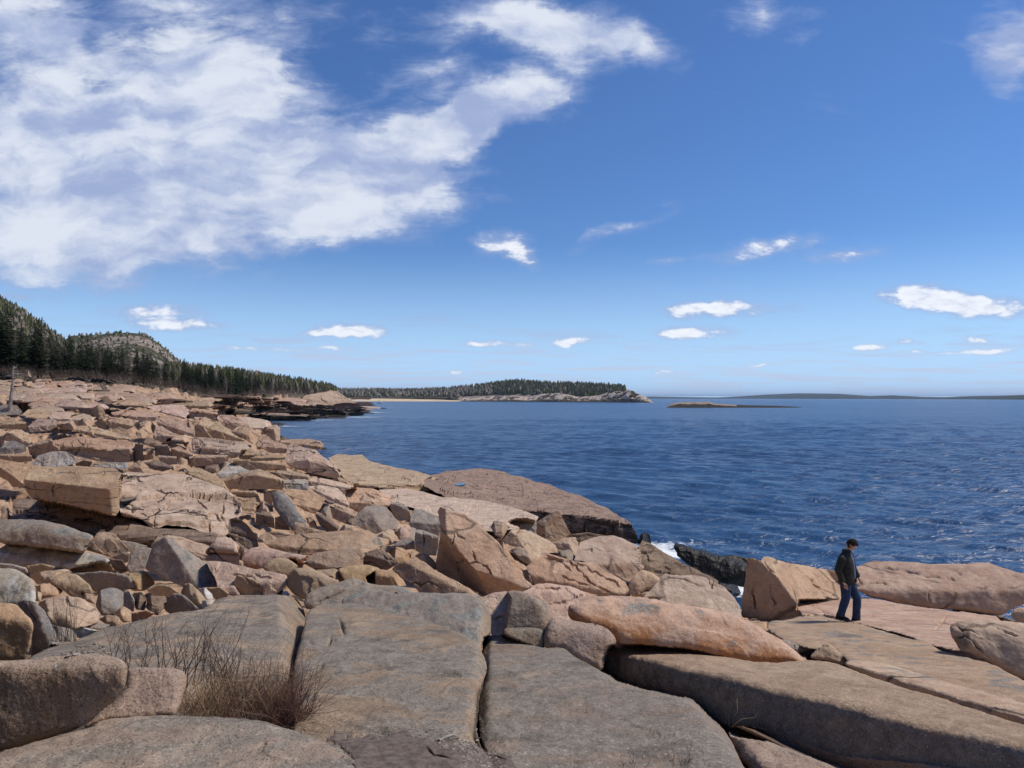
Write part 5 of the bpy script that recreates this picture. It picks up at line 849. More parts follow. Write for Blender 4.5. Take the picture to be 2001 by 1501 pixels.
# ------------------------------------------------------------------ thin-tube builder for trunks, twigs and stalks
class Tub:
    def __init__(s, k=4): s.V = []; s.Q = []; s.k = k; s.n = 0
    def path(s, pts, rad):
        pts = [Vector(p) for p in pts]; k = s.k; prev = None
        for i, p in enumerate(pts):
            d = (pts[min(i + 1, len(pts) - 1)] - pts[max(i - 1, 0)]); d = d.normalized() if d.length > 1e-9 else Vector((0, 0, 1))
            a = d.cross(Vector((.3, .9, .1))).normalized(); b = d.cross(a); r = rad[i] if hasattr(rad, '__len__') else rad
            for j in range(k): w_ = 2 * math.pi * j / k; s.V.append(p + (a * math.cos(w_) + b * math.sin(w_)) * r)
            if prev is not None:
                for j in range(k): s.Q.append((prev + j, prev + (j + 1) % k, s.n + (j + 1) % k, s.n + j))
            prev = s.n; s.n += k
    def grow(s, p, d, L, r, lv, rs, bend=.25, up=.12, kids=(2, 4), spread=.7, thin=.6):
        pts = [p.copy()]; rr = [r]; n = 5
        for i in range(n):
            d = (d + Vector((rs.normal() * bend, rs.normal() * bend, rs.normal() * bend * .6 + up)) * .5).normalized(); pts.append(pts[-1] + d * L / n); rr.append(r * (1 - .6 * (i + 1) / n))
        s.path(pts, rr)
        if lv > 0:
            for _ in range(rs.randint(kids[0], kids[1] + 1)):
                i = rs.randint(1, n + 1); dd = (d + Vector((rs.normal(), rs.normal(), rs.normal() * .6)) * spread).normalized(); s.grow(pts[i], dd, L * rs.uniform(.45, .75), rr[i] * thin, lv - 1, rs, bend, up, kids, spread, thin)
    def obj(s, name, mat, parent=None, loc=None): return mesh_np(name, [tuple(v) for v in s.V], [np.array(s.Q)], mat, True, parent, loc)
# ------------------------------------------------------------------ spruces along the shore
MB = plain('spruce_bark', (.10, .075, .055)); 
def needles(name, c1, c2):
    m = bpy.data.materials.new(name); m.use_nodes = True; t = NT(m.node_tree); co = t.n('ShaderNodeTexCoord').outputs['Object']; rd = t.n('ShaderNodeObjectInfo').outputs['Random']
    c = t.mix(t.mr(t.noise(co, 1.2, 4, .6), .35, .65), c1, c2); c = t.n('ShaderNodeHueSaturation', {'Color': c, 'Hue': t.mr(rd, 0, 1, .465, .52, False), 'Value': t.mr(rd, 0, 1, .75, 1.35, False)}).outputs[0]
    p = t.n('ShaderNodeBsdfPrincipled', {'Base Color': c, 'Roughness': .75, 'Specular IOR Level': .2}); t.n('ShaderNodeOutputMaterial', {0: p.outputs[0]}); return m
MN = needles('spruce_needles', (.014, .026, .012), (.032, .048, .018)); MG = needles('bare_twigs', (.15, .125, .10), (.24, .205, .17))
def spruce_meshes(seed, wide):
    rs = np.random.RandomState(seed); V = []; T = []; n = 0; tiers = 34
    for i in range(tiers):
        f = i / tiers; z = .06 + .94 * f; R_ = wide * (1 - f) ** .75 * (.55 + .45 * min(1, f * 5 + .35)) * rs.uniform(.75, 1.15); nb = int(9 - 3 * f)
        for b in range(nb):
            if f < .25 and rs.rand() < .3: continue
            a = rs.uniform(0, 6.283); L = R_ * rs.uniform(.6, 1.15) + .012; c, s_ = math.cos(a), math.sin(a); droop = rs.uniform(.05, .30) * (1 - f * .9); ns = 6 if L > .05 else 4
            for k in range(ns):
                q = (k + .6) / ns; x, y, zz = c * L * q, s_ * L * q, z - droop * L * q + .10 * L * q * q; w_ = L * .26 * (1.15 - q * .7); l_ = L / ns * 1.7
                for sg in (-1, 1):
                    p0 = np.array([x - c * l_ * .5, y - s_ * l_ * .5, zz + .004]); p1 = p0 + np.array([c * l_ * 1.1, s_ * l_ * 1.1, -.012]) + rs.normal(0, .003, 3); p2 = p0 + np.array([c * l_ * .9 - s_ * w_ * sg, s_ * l_ * .9 + c * w_ * sg, -w_ * rs.uniform(.1, .55)])
                    V += [p0, p1, p2]; T.append((n, n + 1, n + 2)); n += 3
    for k in range(10): a = rs.uniform(0, 6.28); V += [[0, 0, 1.03], [math.cos(a) * .012, math.sin(a) * .012, .97], [math.cos(a + 1.5) * .012, math.sin(a + 1.5) * .012, .95]]; T.append((n, n + 1, n + 2)); n += 3
    return np.array(V), np.array(T)
def tree_proto(seed, wide, mat, kind):
    root = empty(kind); tb = Tub(6); tb.path([(0, 0, -.06), (0, 0, .4), (.004, 0, .98)], [.016, .011, .002]); tk = tb.obj('trunk', MB if kind == 'spruce_tree' else MG, root)
    if kind == 'spruce_tree': V_, T_ = spruce_meshes(seed, wide); cr = mesh_np('crown', V_, [T_], mat, False, root)
    else:
        rs = np.random.RandomState(seed); t2 = Tub(3)
        for i in range(26): z = rs.uniform(.25, .9); a = rs.uniform(0, 6.28); t2.grow(Vector((0, 0, z)), Vector((math.cos(a) * .6, math.sin(a) * .6, .8)).normalized(), .34 * (1.15 - z), .0045, 2, rs, .3, .25, (3, 5), .55, .7)
        cr = t2.obj('crown', mat, root)
    return root
PROT = [tree_proto(20 + i, w_, MN, 'spruce_tree') for i, w_ in enumerate((.17, .20, .24, .21, .28))]; BARE = [tree_proto(40 + i, 0, MG, 'bare_tree') for i in range(2)]
usedp = set()
def plant(proto, loc, h, rz, label, cat, grp):
    if proto.name in usedp:
        r = proto.copy(); COL.objects.link(r)
        for ch in proto.children: c = ch.copy(); COL.objects.link(c); c.parent = r
    else: r = proto; usedp.add(proto.name)
    r.location = loc; r.scale = (h, h, h); r.rotation_euler = (rs.uniform(-.03, .03), rs.uniform(-.03, .03), rz); return tag(r, label, cat, grp)
TOPL = [(-60,590),(0,600),(18,597),(40,625),(60,640),(74,628),(90,645),(110,650),(144,655),(182,662),(198,666),(234,675),(250,673),(273,682),(288,684),(317,695),(345,705),(360,701),(385,708),(407,708),(430,722),(455,718),(472,714),(485,722),(520,733),(560,741),(600,748),(640,756)]
rs = np.random.RandomState(9); nt = 0
def base_on(u, d): return ((u - CU) / F * d, d, float(zt(u, d)))
spots = [(16, 92, 1.0, 2), (74, 96, 1.0, 1), (2, 95, .9, 4), (40, 98, .85, 1), (100, 100, .95, 3)]
u = -40.0
while u < 636:
    for row in range(4):
        d = float(interp(u, TREEB)) * (1 + .085 * row + rs.uniform(0, .05)); spots.append((u + rs.uniform(-7, 7), d, rs.uniform(.68, .90) + .06 * row, rs.randint(5)))
    u += float(np.interp(u, [-40, 150, 300, 450, 600], [22, 17, 13, 9, 7.5]))
TALL = ['tallest dark spruce at the far left, above the dead tree', 'second tall spruce from the left, standing clear of the stand', 'broad dark spruce cut by the left edge of the photo', 'narrow spruce between the two tallest ones at far left', 'spruce just right of the second tall one']
for (u, d, fr, pi) in spots:
    b = base_on(u, d); ztop = CAMH - (interp(u, TOPL) + 2 - HV) / F * d; h = (ztop - b[2]) * fr * rs.uniform(.9, 1.08)
    h = min(max(h, 2.2), 15)
    if rs.rand() < .15 and nt >= 5: plant(BARE[rs.randint(2)], b, h * .9, rs.uniform(0, 6), 'bare grey leafless tree among the dark spruces of the shore', 'bare tree', 'bare trees among the shore spruces')
    else: plant(PROT[pi], b, h, rs.uniform(0, 6), TALL[nt] if nt < 5 else 'dark green spruce behind the pink rocks, ' + ('left part of the stand' if u < 200 else 'middle of the stand' if u < 420 else 'right part of the stand toward the cove'), 'spruce', None if nt < 5 else 'spruces in the ' + ('left' if u < 200 else 'middle' if u < 420 else 'right') + ' part of the stand')
    nt += 1
# scrub at the foot of the stand
SC = plain('scrub_twigs', (.12, .09, .075), sc=3, c2=(.07, .05, .045)); tb = Tub(3)
for _ in range(900):
    u = rs.uniform(-30, 640); d = float(interp(u, TREEB)) * rs.uniform(.95, 1.02); b = Vector(base_on(u, d)); tb.grow(b, Vector((rs.normal() * .4, 0, 1)).normalized(), d * rs.uniform(.006, .014), d * .00022, 1, rs, .5, .1, (3, 6), .8)
tag(tb.obj('undergrowth', SC), kind='stuff')
# dead tree
DW = plain('weathered_wood', (.34, .31, .28), sc=5, c2=(.16, .14, .12)); b, _ = hit(19, 800); d = b.y; root = empty('dead_tree', b); tag(root, 'dead leafless grey tree leaning a little on the bare rock at the far left', 'dead tree')
s_ = d / F; tb = Tub(7); tb.path([(-.3 * s_, 0, -3 * s_), (2 * s_, 0, 18 * s_), (5 * s_, 0, 42 * s_), (6 * s_, .5 * s_, 62 * s_), (7 * s_, 0, 84 * s_)], [4.2 * s_, 3.2 * s_, 2.8 * s_, 2.0 * s_, .5 * s_]); tb.obj('trunk', DW, root)
for (z, dx, dz, L) in ((60, 1, .3, 22), (70, 1, -.1, 20), (76, .9, -.35, 17), (66, -1, .2, 9), (52, 1, .15, 12), (45, .8, -.4, 14), (80, .7, .3, 10)):
    t2 = Tub(4); t2.grow(Vector((6 * s_, 0, z * s_)), Vector((dx, rs.normal() * .3, dz)).normalized(), L * s_, 1.1 * s_, 2, rs, .5, -.02, (3, 5), .7, .55); t2.obj('branch', DW, root)
# ------------------------------------------------------------------ bare shrubs, dry grass, stalks
MT = plain('dark_twigs', (.060, .042, .036), sc=8, c2=(.10, .07, .06)); MR = plain('reddish_twigs', (.13, .065, .05), sc=9, c2=(.19, .11, .08)); MS = plain('dry_straw', (.30, .21, .12), sc=6, c2=(.20, .135, .08))
SH = [((300,1300),4.9,.40,9,'bare dark twiggy shrub on the wide grey slab, left of the dense ones'),((345,1312),4.7,.40,11,'bare dark shrub just above the small speckled boulder'),((385,1325),4.6,.60,15,'tallest bare dark shrub, standing behind the dry grass'),
      ((440,1345),4.5,.42,14,'bare tangled shrub above the middle of the dry grass'),((505,1375),4.3,.42,14,'bare tangled shrub at the upper right of the dry grass'),((245,1290),5.2,.42,6,'thin lone shrub at the left end of the row of shrubs')]
for (uv, d, h, n, lb) in SH:
    r2 = np.random.RandomState(int(uv[0])); tb = Tub(3); b = pt(uv[0], uv[1] + 22, d)
    for _ in range(n):
        tb.grow(b + Vector((r2.normal() * .10, r2.normal() * .06, 0)), Vector((r2.normal() * .35, r2.normal() * .3, 1)).normalized(), h * r2.uniform(.5, 1.0), .0036, 3, r2, .34, .12, (2, 3), .62, .66)
    tag(tb.obj('bare_shrub', MT, loc=tuple(b)), lb, 'shrub', kind='thing')
for (u0, v0, d0, n, lb) in ((470, 1412, 4.15, 60, 'low reddish twigs growing through the dry grass'), (400, 1400, 4.3, 34, 'thin reddish twigs beside the small speckled boulder')):
    r2 = np.random.RandomState(u0); tb = Tub(3); b = pt(u0, v0, d0)
    for _ in range(n): tb.grow(b + Vector((r2.normal() * .09, r2.normal() * .05, 0)), Vector((r2.normal() * .6, r2.normal() * .3, .9)).normalized(), r2.uniform(.12, .30), .0022, 2, r2, .38, .04, (1, 3), .6, .7)
    tag(tb.obj('bare_shrub', MR, loc=tuple(b)), lb, 'shrub', kind='thing')
r2 = np.random.RandomState(77); tb = Tub(3); b = pt(560, 1425, 4.0)
for _ in range(150):
    a = r2.normal() * .6 + .12; tb.grow(b + Vector((r2.uniform(-.16, .10), r2.uniform(-.05, .15), r2.uniform(0, .04))), Vector((math.sin(a), r2.normal() * .3, math.cos(a))).normalized(), r2.uniform(.12, .36), .0026, 2, r2, .36, .02, (1, 3), .5)
tag(tb.obj('bare_shrub', MR, loc=tuple(b)), 'dense reddish-brown twiggy bush at the edge of the middle grey slab', 'shrub', kind='thing')
tb = Tub(3)
for _ in range(480):
    u = r2.uniform(352, 560); b = pt(u, 1392 + r2.uniform(-14, 30), r2.uniform(3.95, 4.6)); L = r2.uniform(.10, .26) * (1.25 if u > 380 else .8); a = r2.normal() * .65 + .25; p1 = b + Vector((math.sin(a) * L * .6, 0, L * .75)); p2 = p1 + Vector((math.sin(a) * L * .8, r2.normal() * .05, L * r2.uniform(-.25, .22)))
    tb.path([b, b.lerp(p1, .5) + Vector((0, 0, .01)), p1, p2], [.0016, .0015, .0012, .0005])
tag(tb.obj('dry_grass', MS), kind='stuff')
tb = Tub(3)
for _ in range(20):
    u = r2.uniform(108, 150); b, _n = hit(u, 1254); L = r2.uniform(.14, .42) * b.y / 6.4; tb.grow(b, Vector((r2.normal() * .12, 0, 1)).normalized(), L, .003, 1, r2, .12, .05, (1, 3), .5, .5)
tag(tb.obj('dry_stalks', MT), 'thin upright dry stalks growing in the gap behind the wide grey slab', 'dry plant', kind='thing')
for (u, v, h, n, lb) in ((1330,1496,.20,14,'small bare twig shrub at the bottom edge, front of the right-hand grey slab'),(1235,1497,.12,8,'tiny twig tuft at the bottom edge, left of the small bare twig shrub')):
    b, _n = hit(u, v); tb = Tub(3)
    for _ in range(n): tb.grow(b + Vector((r2.normal() * .05, r2.normal() * .03, -.01)), Vector((r2.normal() * .5, 0, 1)).normalized(), h * r2.uniform(.3, .6), .0014, 2, r2, .35, .05, (2, 3), .6)
    tag(tb.obj('bare_shrub', MT, loc=tuple(b)), lb, 'shrub', kind='thing')
for (pts, lb) in ((((1425,1418),(1424,1398),(1432,1372),(1440,1366),(1441,1390),(1432,1402)), 'curled dry straw beside the long slab\'s shaded side'), (((1430,1420),(1450,1405),(1475,1402),(1490,1382)), 'bent dry straw at the top of the low bottom slab')):
    tb = Tub(3); d = 4.6; tb.path([pt(u, v, d) for u, v in pts], [.0017] * (len(pts) - 1) + [.001]); tag(tb.obj('dry_straw', MS), lb, 'straw', kind='thing')
# ------------------------------------------------------------------ soil, gravel, sticks
def inpoly_pts(poly, n, rs_):
    poly = np.array(poly, float); lo, hi = poly.min(0), poly.max(0); P = rs_.uniform(lo, hi, (n * 3, 2)); return P[inside(poly, P[:, 0], P[:, 1])][:n]
def stones(name, poly, n, size, mat, seed, kind='stuff'):
    r3 = np.random.RandomState(seed); V = []; T = []; c = 0
    for (u, v) in inpoly_pts(poly, n, r3):
        p, nn = hit(u, v); s = size * r3.uniform(.4, 1.3); k = 8; a = r3.uniform(0, 6.28, 3)
        pts_ = r3.normal(size=(k, 3)); pts_ /= np.linalg.norm(pts_, axis=1)[:, None]; pts_ *= np.array([1, .8, .55]) * s; bm = bmesh.new(); vs = [bm.verts.new(Vector(q) + p + Vector((0, 0, s * .3))) for q in pts_]; h_ = bmesh.ops.convex_hull(bm, input=vs)
        bm.verts.index_update(); idx = {}; 
        for vv_ in bm.verts: idx[vv_] = c; c += 1; V.append(tuple(vv_.co))
        for f in bm.faces: T.append([idx[x] for x in f.verts])
        bm.free()
    o = mesh_np(name, V, [np.array([t for t in T if len(t) == 3])], mat, False); return tag(o, kind=kind)
GV = plain('gravel_stone', (.34, .29, .24), sc=25, c2=(.16, .13, .11))
SO = plain('dark_soil', (.085, .066, .058), sc=22, c2=(.16, .13, .11), spec=.1)
def sheet(name, poly, mat, lift=.006, step=3.0, kind='structure'):
    B = np.array(poly, float); x = np.arange(B[:, 0].min(), B[:, 0].max(), step); y = np.arange(B[:, 1].min(), min(B[:, 1].max(), 1600), step); U, W_ = np.meshgrid(x, y, indexing='ij')
    e = segdist(B, U, W_) * np.where(inside(B, U, W_), 1, -1) + fbm(np.stack([U / 22., W_ / 14., U * 0], -1), 4, 60, .6) * 26
    V = [hit(a, b) for a, b in zip(U.ravel(), W_.ravel())]; P = np.array([tuple(p + n * lift) for p, n in V]).reshape(*U.shape, 3); P[..., 2] -= np.clip(-e, 0, 1) * .03; o = mesh_np(name, P.reshape(-1, 3), grid_faces(len(x), len(y), e > -1), mat, True); return tag(o, kind=kind)
sheet('soil', [(640,1452),(655,1432),(700,1436),(740,1440),(790,1428),(850,1446),(890,1448),(930,1462),(990,1482),(1010,1500),(1040,1530),(1000,1560),(720,1560),(690,1490),(660,1462)], SO)
TREE = bvh(ROB + [ground])
stones('gravel', [(850,1443),(900,1440),(940,1462),(975,1484),(1015,1505),(1020,1520),(890,1520),(905,1478),(862,1462)], 520, .011, GV, 5)
stones('gravel', [(928,1385),(940,1370),(948,1440),(940,1470),(928,1450)], 60, .009, GV, 6)
stones('gravel', [(690,1440),(900,1440),(960,1500),(760,1510),(660,1470)], 700, .0065, GV, 7)
stones('gravel', [(640,1430),(700,1425),(800,1420),(900,1430),(935,1455),(900,1450),(800,1440),(700,1445)], 160, .006, GV, 10)
stones('gravel', [(100,1281),(140,1276),(150,1262),(190,1256),(222,1276),(215,1284),(180,1275),(130,1284)], 130, .016, GV, 8)
for (a, b, r, lb) in (((858,1450),(888,1438),.008,'pale flat stick at the left end of the gravel'),((835,1462),(850,1480),.006,'short dark stick lying on the soil'),((848,1478),(880,1484),.006,'dark stick left of the gravel'),((955,1478),(988,1486),.006,'dark stick on the right of the gravel'),((906,1495),(915,1460),.004,'thin stick crossing the gravel')):
    p, _n = hit(*a); q, _n = hit(*b); tb = Tub(5); m_ = (p + q) / 2 + Vector((0, 0, .012)); tb.path([p + Vector((0, 0, r)), m_, q + Vector((0, 0, r))], [r, r * 1.1, r * .6]); tag(tb.obj('stick', DW if 'pale' in lb else MT), lb, 'stick', kind='thing')
# ------------------------------------------------------------------ rock pools
PW = bpy.data.materials.new('pool_water'); PW.use_nodes = True; t = NT(PW.node_tree); p_ = t.n('ShaderNodeBsdfPrincipled', {'Base Color': (.02, .025, .03, 1), 'Roughness': .03, 'IOR': 1.333}); t.n('ShaderNodeOutputMaterial', {0: p_.outputs[0]})
def pool(poly, up):
    q = [hit(u, v)[0] for u, v in poly]; z = min(p.z for p in q) * .75 + max(p.z for p in q) * .25 + up; V = []
    for (u, v) in poly: d = (CAMH - z) / ((v - HV) / F); V.append(((u - CU) / F * d, d, z))
    V = np.array(V); V2 = V.copy(); V2[:, 2] -= .03; n = len(V); me = bpy.data.meshes.new('puddle'); me.from_pydata([tuple(x) for x in np.r_[V, V2]], [], [tuple(range(n)), tuple(range(2 * n - 1, n - 1, -1))] + [(i, n + i, n + (i + 1) % n, (i + 1) % n) for i in range(n)]); me.materials.append(PW); o = bpy.data.objects.new('puddle', me); COL.objects.link(o); tag(o, kind='structure')
pool([(233,972),(245,969),(271,968),(266,972),(256,976),(245,979),(234,980)], .03)
pool([(884,945),(895,943),(912,944),(905,948),(893,949)], .05)
pool([(1601,1166),(1606,1164),(1616,1165),(1622,1168),(1614,1170),(1605,1169)], .02)
# ------------------------------------------------------------------ small boat off the beach
b = Vector(pt(743, 788.6, CAMH * F / (788.6 - HV))); b.z = 0; root = empty('moored_boat', b); root.scale = (1.3, 1.3, 1.5); tag(root, 'small white boat with a short mast moored off the sand beach', 'boat')
WB = plain('white_paint', (.8, .8, .8), .4); xs = np.linspace(-3.4, 3.4, 13); V = []
for x in xs:
    w_ = 1.15 * max(0.02, 1 - max(0, (x + .2) / 3.6) ** 2.2) * (.88 if x < -3 else 1); top = .75 + .06 * (x + 3.4)
    V += [(x, -w_, top), (x, -w_ * .8, .1), (x, 0, -.45), (x, w_ * .8, .1), (x, w_, top), (x, 0, top - .12)]
Q = []; 
for i in range(12):
    for j in range(6): Q.append((i * 6 + j, i * 6 + (j + 1) % 6, (i + 1) * 6 + (j + 1) % 6, (i + 1) * 6 + j))
mesh_np('hull', V, [np.array(Q)], WB, False, root)
bm = bmesh.new(); bmesh.ops.create_cube(bm, size=1, matrix=Matrix.Translation((.4, 0, 1.35)) @ Matrix.Diagonal((1.9, 1.3, 1.2, 1))); bmesh.ops.bevel(bm, geom=bm.edges[:], offset=.15, segments=2); me = bpy.data.meshes.new('cabin'); bm.to_mesh(me); bm.free(); me.materials.append(WB); o = bpy.data.objects.new('cabin', me); COL.objects.link(o); o.parent = root
tb = Tub(6); tb.path([(-.6, 0, .7), (-.6, 0, 5.2)], [.22, .15]); tb.path([(-.6, 0, 3.4), (-2.6, 0, 2.0)], [.1, .1]); tb.obj('mast', WB, root)
# lone wet rocks in the cove
for (u, v, L, lb) in ((749,798.5,11,'small black rock awash in the cove below the white boat'),(716,793,18,'low black reef off the tip of the near point')):
    d = CAMH * F / (v - HV); P0 = pt(u, v, d); P0.z = 0; bm = bmesh.new(); bmesh.ops.create_icosphere(bm, subdivisions=4, radius=1)
    for q in bm.verts: n_ = float(fbm(np.array([[q.co.x * 1.6 + u, q.co.y * 1.6, q.co.z * 1.6]]), 3)[0]); q.co *= 1 + n_ * .5; q.co.x *= L / 2 * d / F * 1.1; q.co.y *= L / 3 * d / F; q.co.z *= 1.5 * d / F
    me = bpy.data.meshes.new('sea_rock'); bm.to_mesh(me); bm.free(); me.materials.append(M['black']); o = bpy.data.objects.new('sea_rock', me); COL.objects.link(o); o.location = P0; tag(o, lb, 'rock', kind='thing')
# ------------------------------------------------------------------ the walking man
def person():
    fp, _n = hit(1655, 1213.5); print('man at', fp); dm = fp.y; K = (163.5 / F * dm) / 1.755
    root = empty('person', fp); root.scale = (K, K, K); tag(root, 'man in a dark jacket and blue jeans walking on the rocks, looking down', 'person', kind='thing')
    yaw = math.radians(50); fx, fy = math.sin(yaw), -math.cos(yaw)                        # he faces right and a little towards the viewer
    fw = Vector((fx, fy, 0)); sd_ = Vector((-fy, fx, 0))                                   # sd_: his left, away from the viewer
    J = lambda f, s, z: fw * f + sd_ * s + Vector((0, 0, z))
    skin = plain('skin', (.50, .29, .21), .55, .4); jack = plain('jacket_cloth', (.042, .042, .034), .85, .2, 14, (.024, .024, .02)); jean = plain('jeans_denim', (.035, .062, .13), .9, .2, 22, (.020, .036, .075)); hair_m = plain('dark_hair', (.012, .008, .006), .7, .2, 60, (.03, .02, .014)); shoe_m = plain('shoe_leather', (.012, .012, .014), .6); shirt = plain('shirt_cloth', (.07, .10, .20), .9); pr = plain('shirt_print', (.45, .5, .6), .9); sole = plain('shoe_sole', (.12, .11, .10))
    # joints: (forward, left, up)
    hipL, hipR = J(.0, .085, .88), J(.0, -.085, .88); knL, knR = J(.17, .11, .47), J(.0, -.10, .48); anL, anR = J(.15, .12, .03), J(-.10, -.10, .105)
    shL, shR = J(-.01, .195, 1.385), J(-.03, -.195, 1.385); elL, elR = J(.015, .27, 1.12), J(-.10, -.27, 1.10); wrL, wrR = J(.16, .25, .88), J(.0, -.26, .86)
    neck, hc = J(.02, 0, 1.45), J(.085, 0, 1.615)
    # body: one skinned figure
    vs = []; es = []; rad = []
    def add(p, r, par=None):
        vs.append(tuple(p)); rad.append(r); i = len(vs) - 1
        if par is not None: es.append((par, i))
        return i
    pel = add(J(0, 0, .92), (.145, .105)); sp1 = add(J(.0, 0, 1.12), (.135, .10), pel); sp2 = add(J(-.005, 0, 1.30), (.165, .11), sp1); nk = add(neck, (.062, .062), sp2); nk2 = add(J(.045, 0, 1.51), (.058, .060), nk)
    h1 = add(J(.085, 0, 1.575), (.075, .082), nk2); h2 = add(J(.075, 0, 1.65), (.078, .092), h1); add(J(.058, 0, 1.70), (.06, .07), h2); 
    for sg, sh, el, wr, f_dir in ((1, shL, elL, wrL, fw), (-1, shR, elR, wrR, fw)):
        a = add(sh, (.058, .062), sp2); b_ = add(sh.lerp(el, .5), (.046, .05), a); c = add(el, (.040, .042), b_); e = add(el.lerp(wr, .45), (.038, .038), c); g = add(wr, (.026, .022), e)
        dn = (wr - el).normalized(); pm = add(wr + dn * .05, (.034, .018), g); kn_ = add(wr + dn * .085, (.036, .015), pm)
        for q, ln in enumerate((.070, .080, .076, .058)):
            off = f_dir * (.030 - .020 * q); b0 = wr + dn * .09 + off; i1 = add(b0, (.0095, .0095), kn_); i2 = add(b0 + dn * ln * .5 + f_dir * .004, (.0085, .0085), i1); add(b0 + dn * ln * .85 - sd_ * sg * .022, (.0075, .0075), i2)
        th = add(wr + dn * .035 + f_dir * .034, (.011, .011), pm); add(wr + dn * .078 + f_dir * .050, (.009, .009), th)
    for hp, kn, an in ((hipL, knL, anL), (hipR, knR, anR)):
        a = add(hp, (.082, .085), pel); b_ = add(hp.lerp(kn, .5), (.072, .078), a); c = add(kn, (.054, .056), b_); e = add(kn.lerp(an, .4), (.050, .054), c); g = add(an, (.036, .038), e); add(an + fw * .13 + Vector((0, 0, -.045)), (.036, .026), g)
    me = bpy.data.meshes.new('body'); me.from_pydata(vs, es, []); o = bpy.data.objects.new('body', me); COL.objects.link(o); sk = o.modifiers.new('skin', 'SKIN'); sk.use_smooth_shade = True; o.modifiers.new('sub', 'SUBSURF').levels = 1; o.modifiers['sub'].render_levels = 1
    for i, r in enumerate(rad): me.skin_vertices[0].data[i].radius = (r[0] * (.9 if vs[i][2] > 1.50 or r[0] < .036 else .62), r[1] * (.9 if vs[i][2] > 1.50 or r[0] < .036 else .62))
    me.skin_vertices[0].data[0].use_root = True; dg = bpy.context.evaluated_depsgraph_get(); m2 = bpy.data.meshes.new_from_object(o.evaluated_get(dg)); bpy.data.objects.remove(o); m2.name = 'body'; m2.materials.clear(); m2.materials.append(skin)
    for q in m2.polygons: q.material_index = 0; q.use_smooth = True
    o = bpy.data.objects.new('body', m2); COL.objects.link(o); o.parent = root
    def loft(name, secs, mat, caps=(True, True), seed=1, wr=.006, parent=root, k=22, merge=None):
        """secs: (centre, axis a, axis b, ra, rb)"""
        V = []; Q = []
        for i, (c, a, b_, ra, rb) in enumerate(secs):
            for j in range(k):
                w_ = 2 * math.pi * j / k; p = c + a * (math.cos(w_) * ra) + b_ * (math.sin(w_) * rb); V.append(p)
        for i in range(len(secs) - 1):
            for j in range(k): Q.append((i * k + j, i * k + (j + 1) % k, (i + 1) * k + (j + 1) % k, (i + 1) * k + j))
        V = np.array([tuple(p) for p in V]); C = np.repeat(np.array([tuple(s_[0]) for s_ in secs]), k, 0); nn = V - C; nn /= np.linalg.norm(nn, axis=1)[:, None] + 1e-9
        V = V + nn * (fbm(V * np.array([14, 14, 9]) + seed, 3, seed)[:, None] * wr); n = len(V); T = []
        if caps[0]: V = np.r_[V, C[:1]]; T += [(j, n, (j + 1) % k) for j in range(k)]; n += 1
        if caps[1]: V = np.r_[V, C[len(C) - 1:]]; b0 = (len(secs) - 1) * k; T += [(b0 + (j + 1) % k, n, b0 + j) for j in range(k)]
        return V, Q, T
    def put(name, parts, mat, parent=root):
        V = []; Q = []; T = []; n = 0
        for v, q, t_ in parts: V.append(v); Q += [tuple(x + n for x in f) for f in q]; T += [tuple(x + n for x in f) for f in t_]; n += len(v)
        return mesh_np(name, np.concatenate(V), [np.array(Q).reshape(-1, 4), np.array(T).reshape(-1, 3)], mat, True, parent)
    up = Vector((0, 0, 1))
    def limb(ps, rs_, k=16, seed=2, wr=.006, caps=(True, True)):
        secs = []
        for i, p in enumerate(ps):
            d = (ps[min(i + 1, len(ps) - 1)] - ps[max(i - 1, 0)]).normalized(); a = sd_.cross(d).normalized(); b_ = d.cross(a).normalized(); r = rs_[i]; secs.append((p, a, b_, r, r * .92))
        return loft('', secs, None, caps, seed, wr, k=k)
    def lp(a, b_, n, off=None):
        out = []
        for i in range(n + 1): f = i / n; out.append(a.lerp(b_, f))
        return out
    # jeans
    j1 = loft('', [(J(0, 0, z), sd_, fw, a, b_) for z, a, b_ in ((1.00, .165, .125), (.95, .172, .135), (.88, .178, .142), (.80, .17, .135), (.75, .14, .11))], None, (True, True), 3)
    legs = [limb(lp(hp + up * -.02, kn, 5) + lp(kn, an, 6)[1:], [.114, .110, .104, .096, .090, .086, .083, .081, .079, .077, .078, .084], seed=4 + i, wr=.010) for i, (hp, kn, an) in enumerate(((hipL, knL, anL + up * .02), (hipR, knR, anR + up * .02)))]
    put('jeans', [j1] + legs, jean)
    # jacket with open front: the shirt fills the gap
    ja = [(J(.01, 0, .80), .222, .172), (J(.01, 0, .86), .225, .178), (J(.005, 0, .95), .218, .175), (J(0, 0, 1.08), .212, .168), (J(-.01, 0, 1.20), .215, .168), (J(-.015, 0, 1.30), .222, .160), (J(-.015, 0, 1.38), .195, .125), (J(-.005, 0, 1.43), .135, .095), (J(.0, 0, 1.47), .085, .080)]
    V, Q, T = loft('', [(c, sd_, fw, a, b_) for c, a, b_ in ja], None, (False, False), 8, .010, k=36)
    def gap(f):                                                                            # open over the chest, a little to his left
        js = [x % 36 for x in f]; return all(7 <= j <= 11 for j in js)
    Q = [f for f in Q if not (gap(f))]
    slv = [limb(lp(sh + up * -.01, el, 5) + lp(el, wr + (wr - el).normalized() * -.01, 5)[1:], [.084, .086, .083, .079, .076, .073, .070, .066, .062, .059, .056], seed=11 + i, wr=.009, caps=(True, False)) for i, (sh, el, wr) in enumerate(((shL, elL, wrL), (shR, elR, wrR)))]
    jo = put('jacket', [(V, Q, [])] + slv, jack)
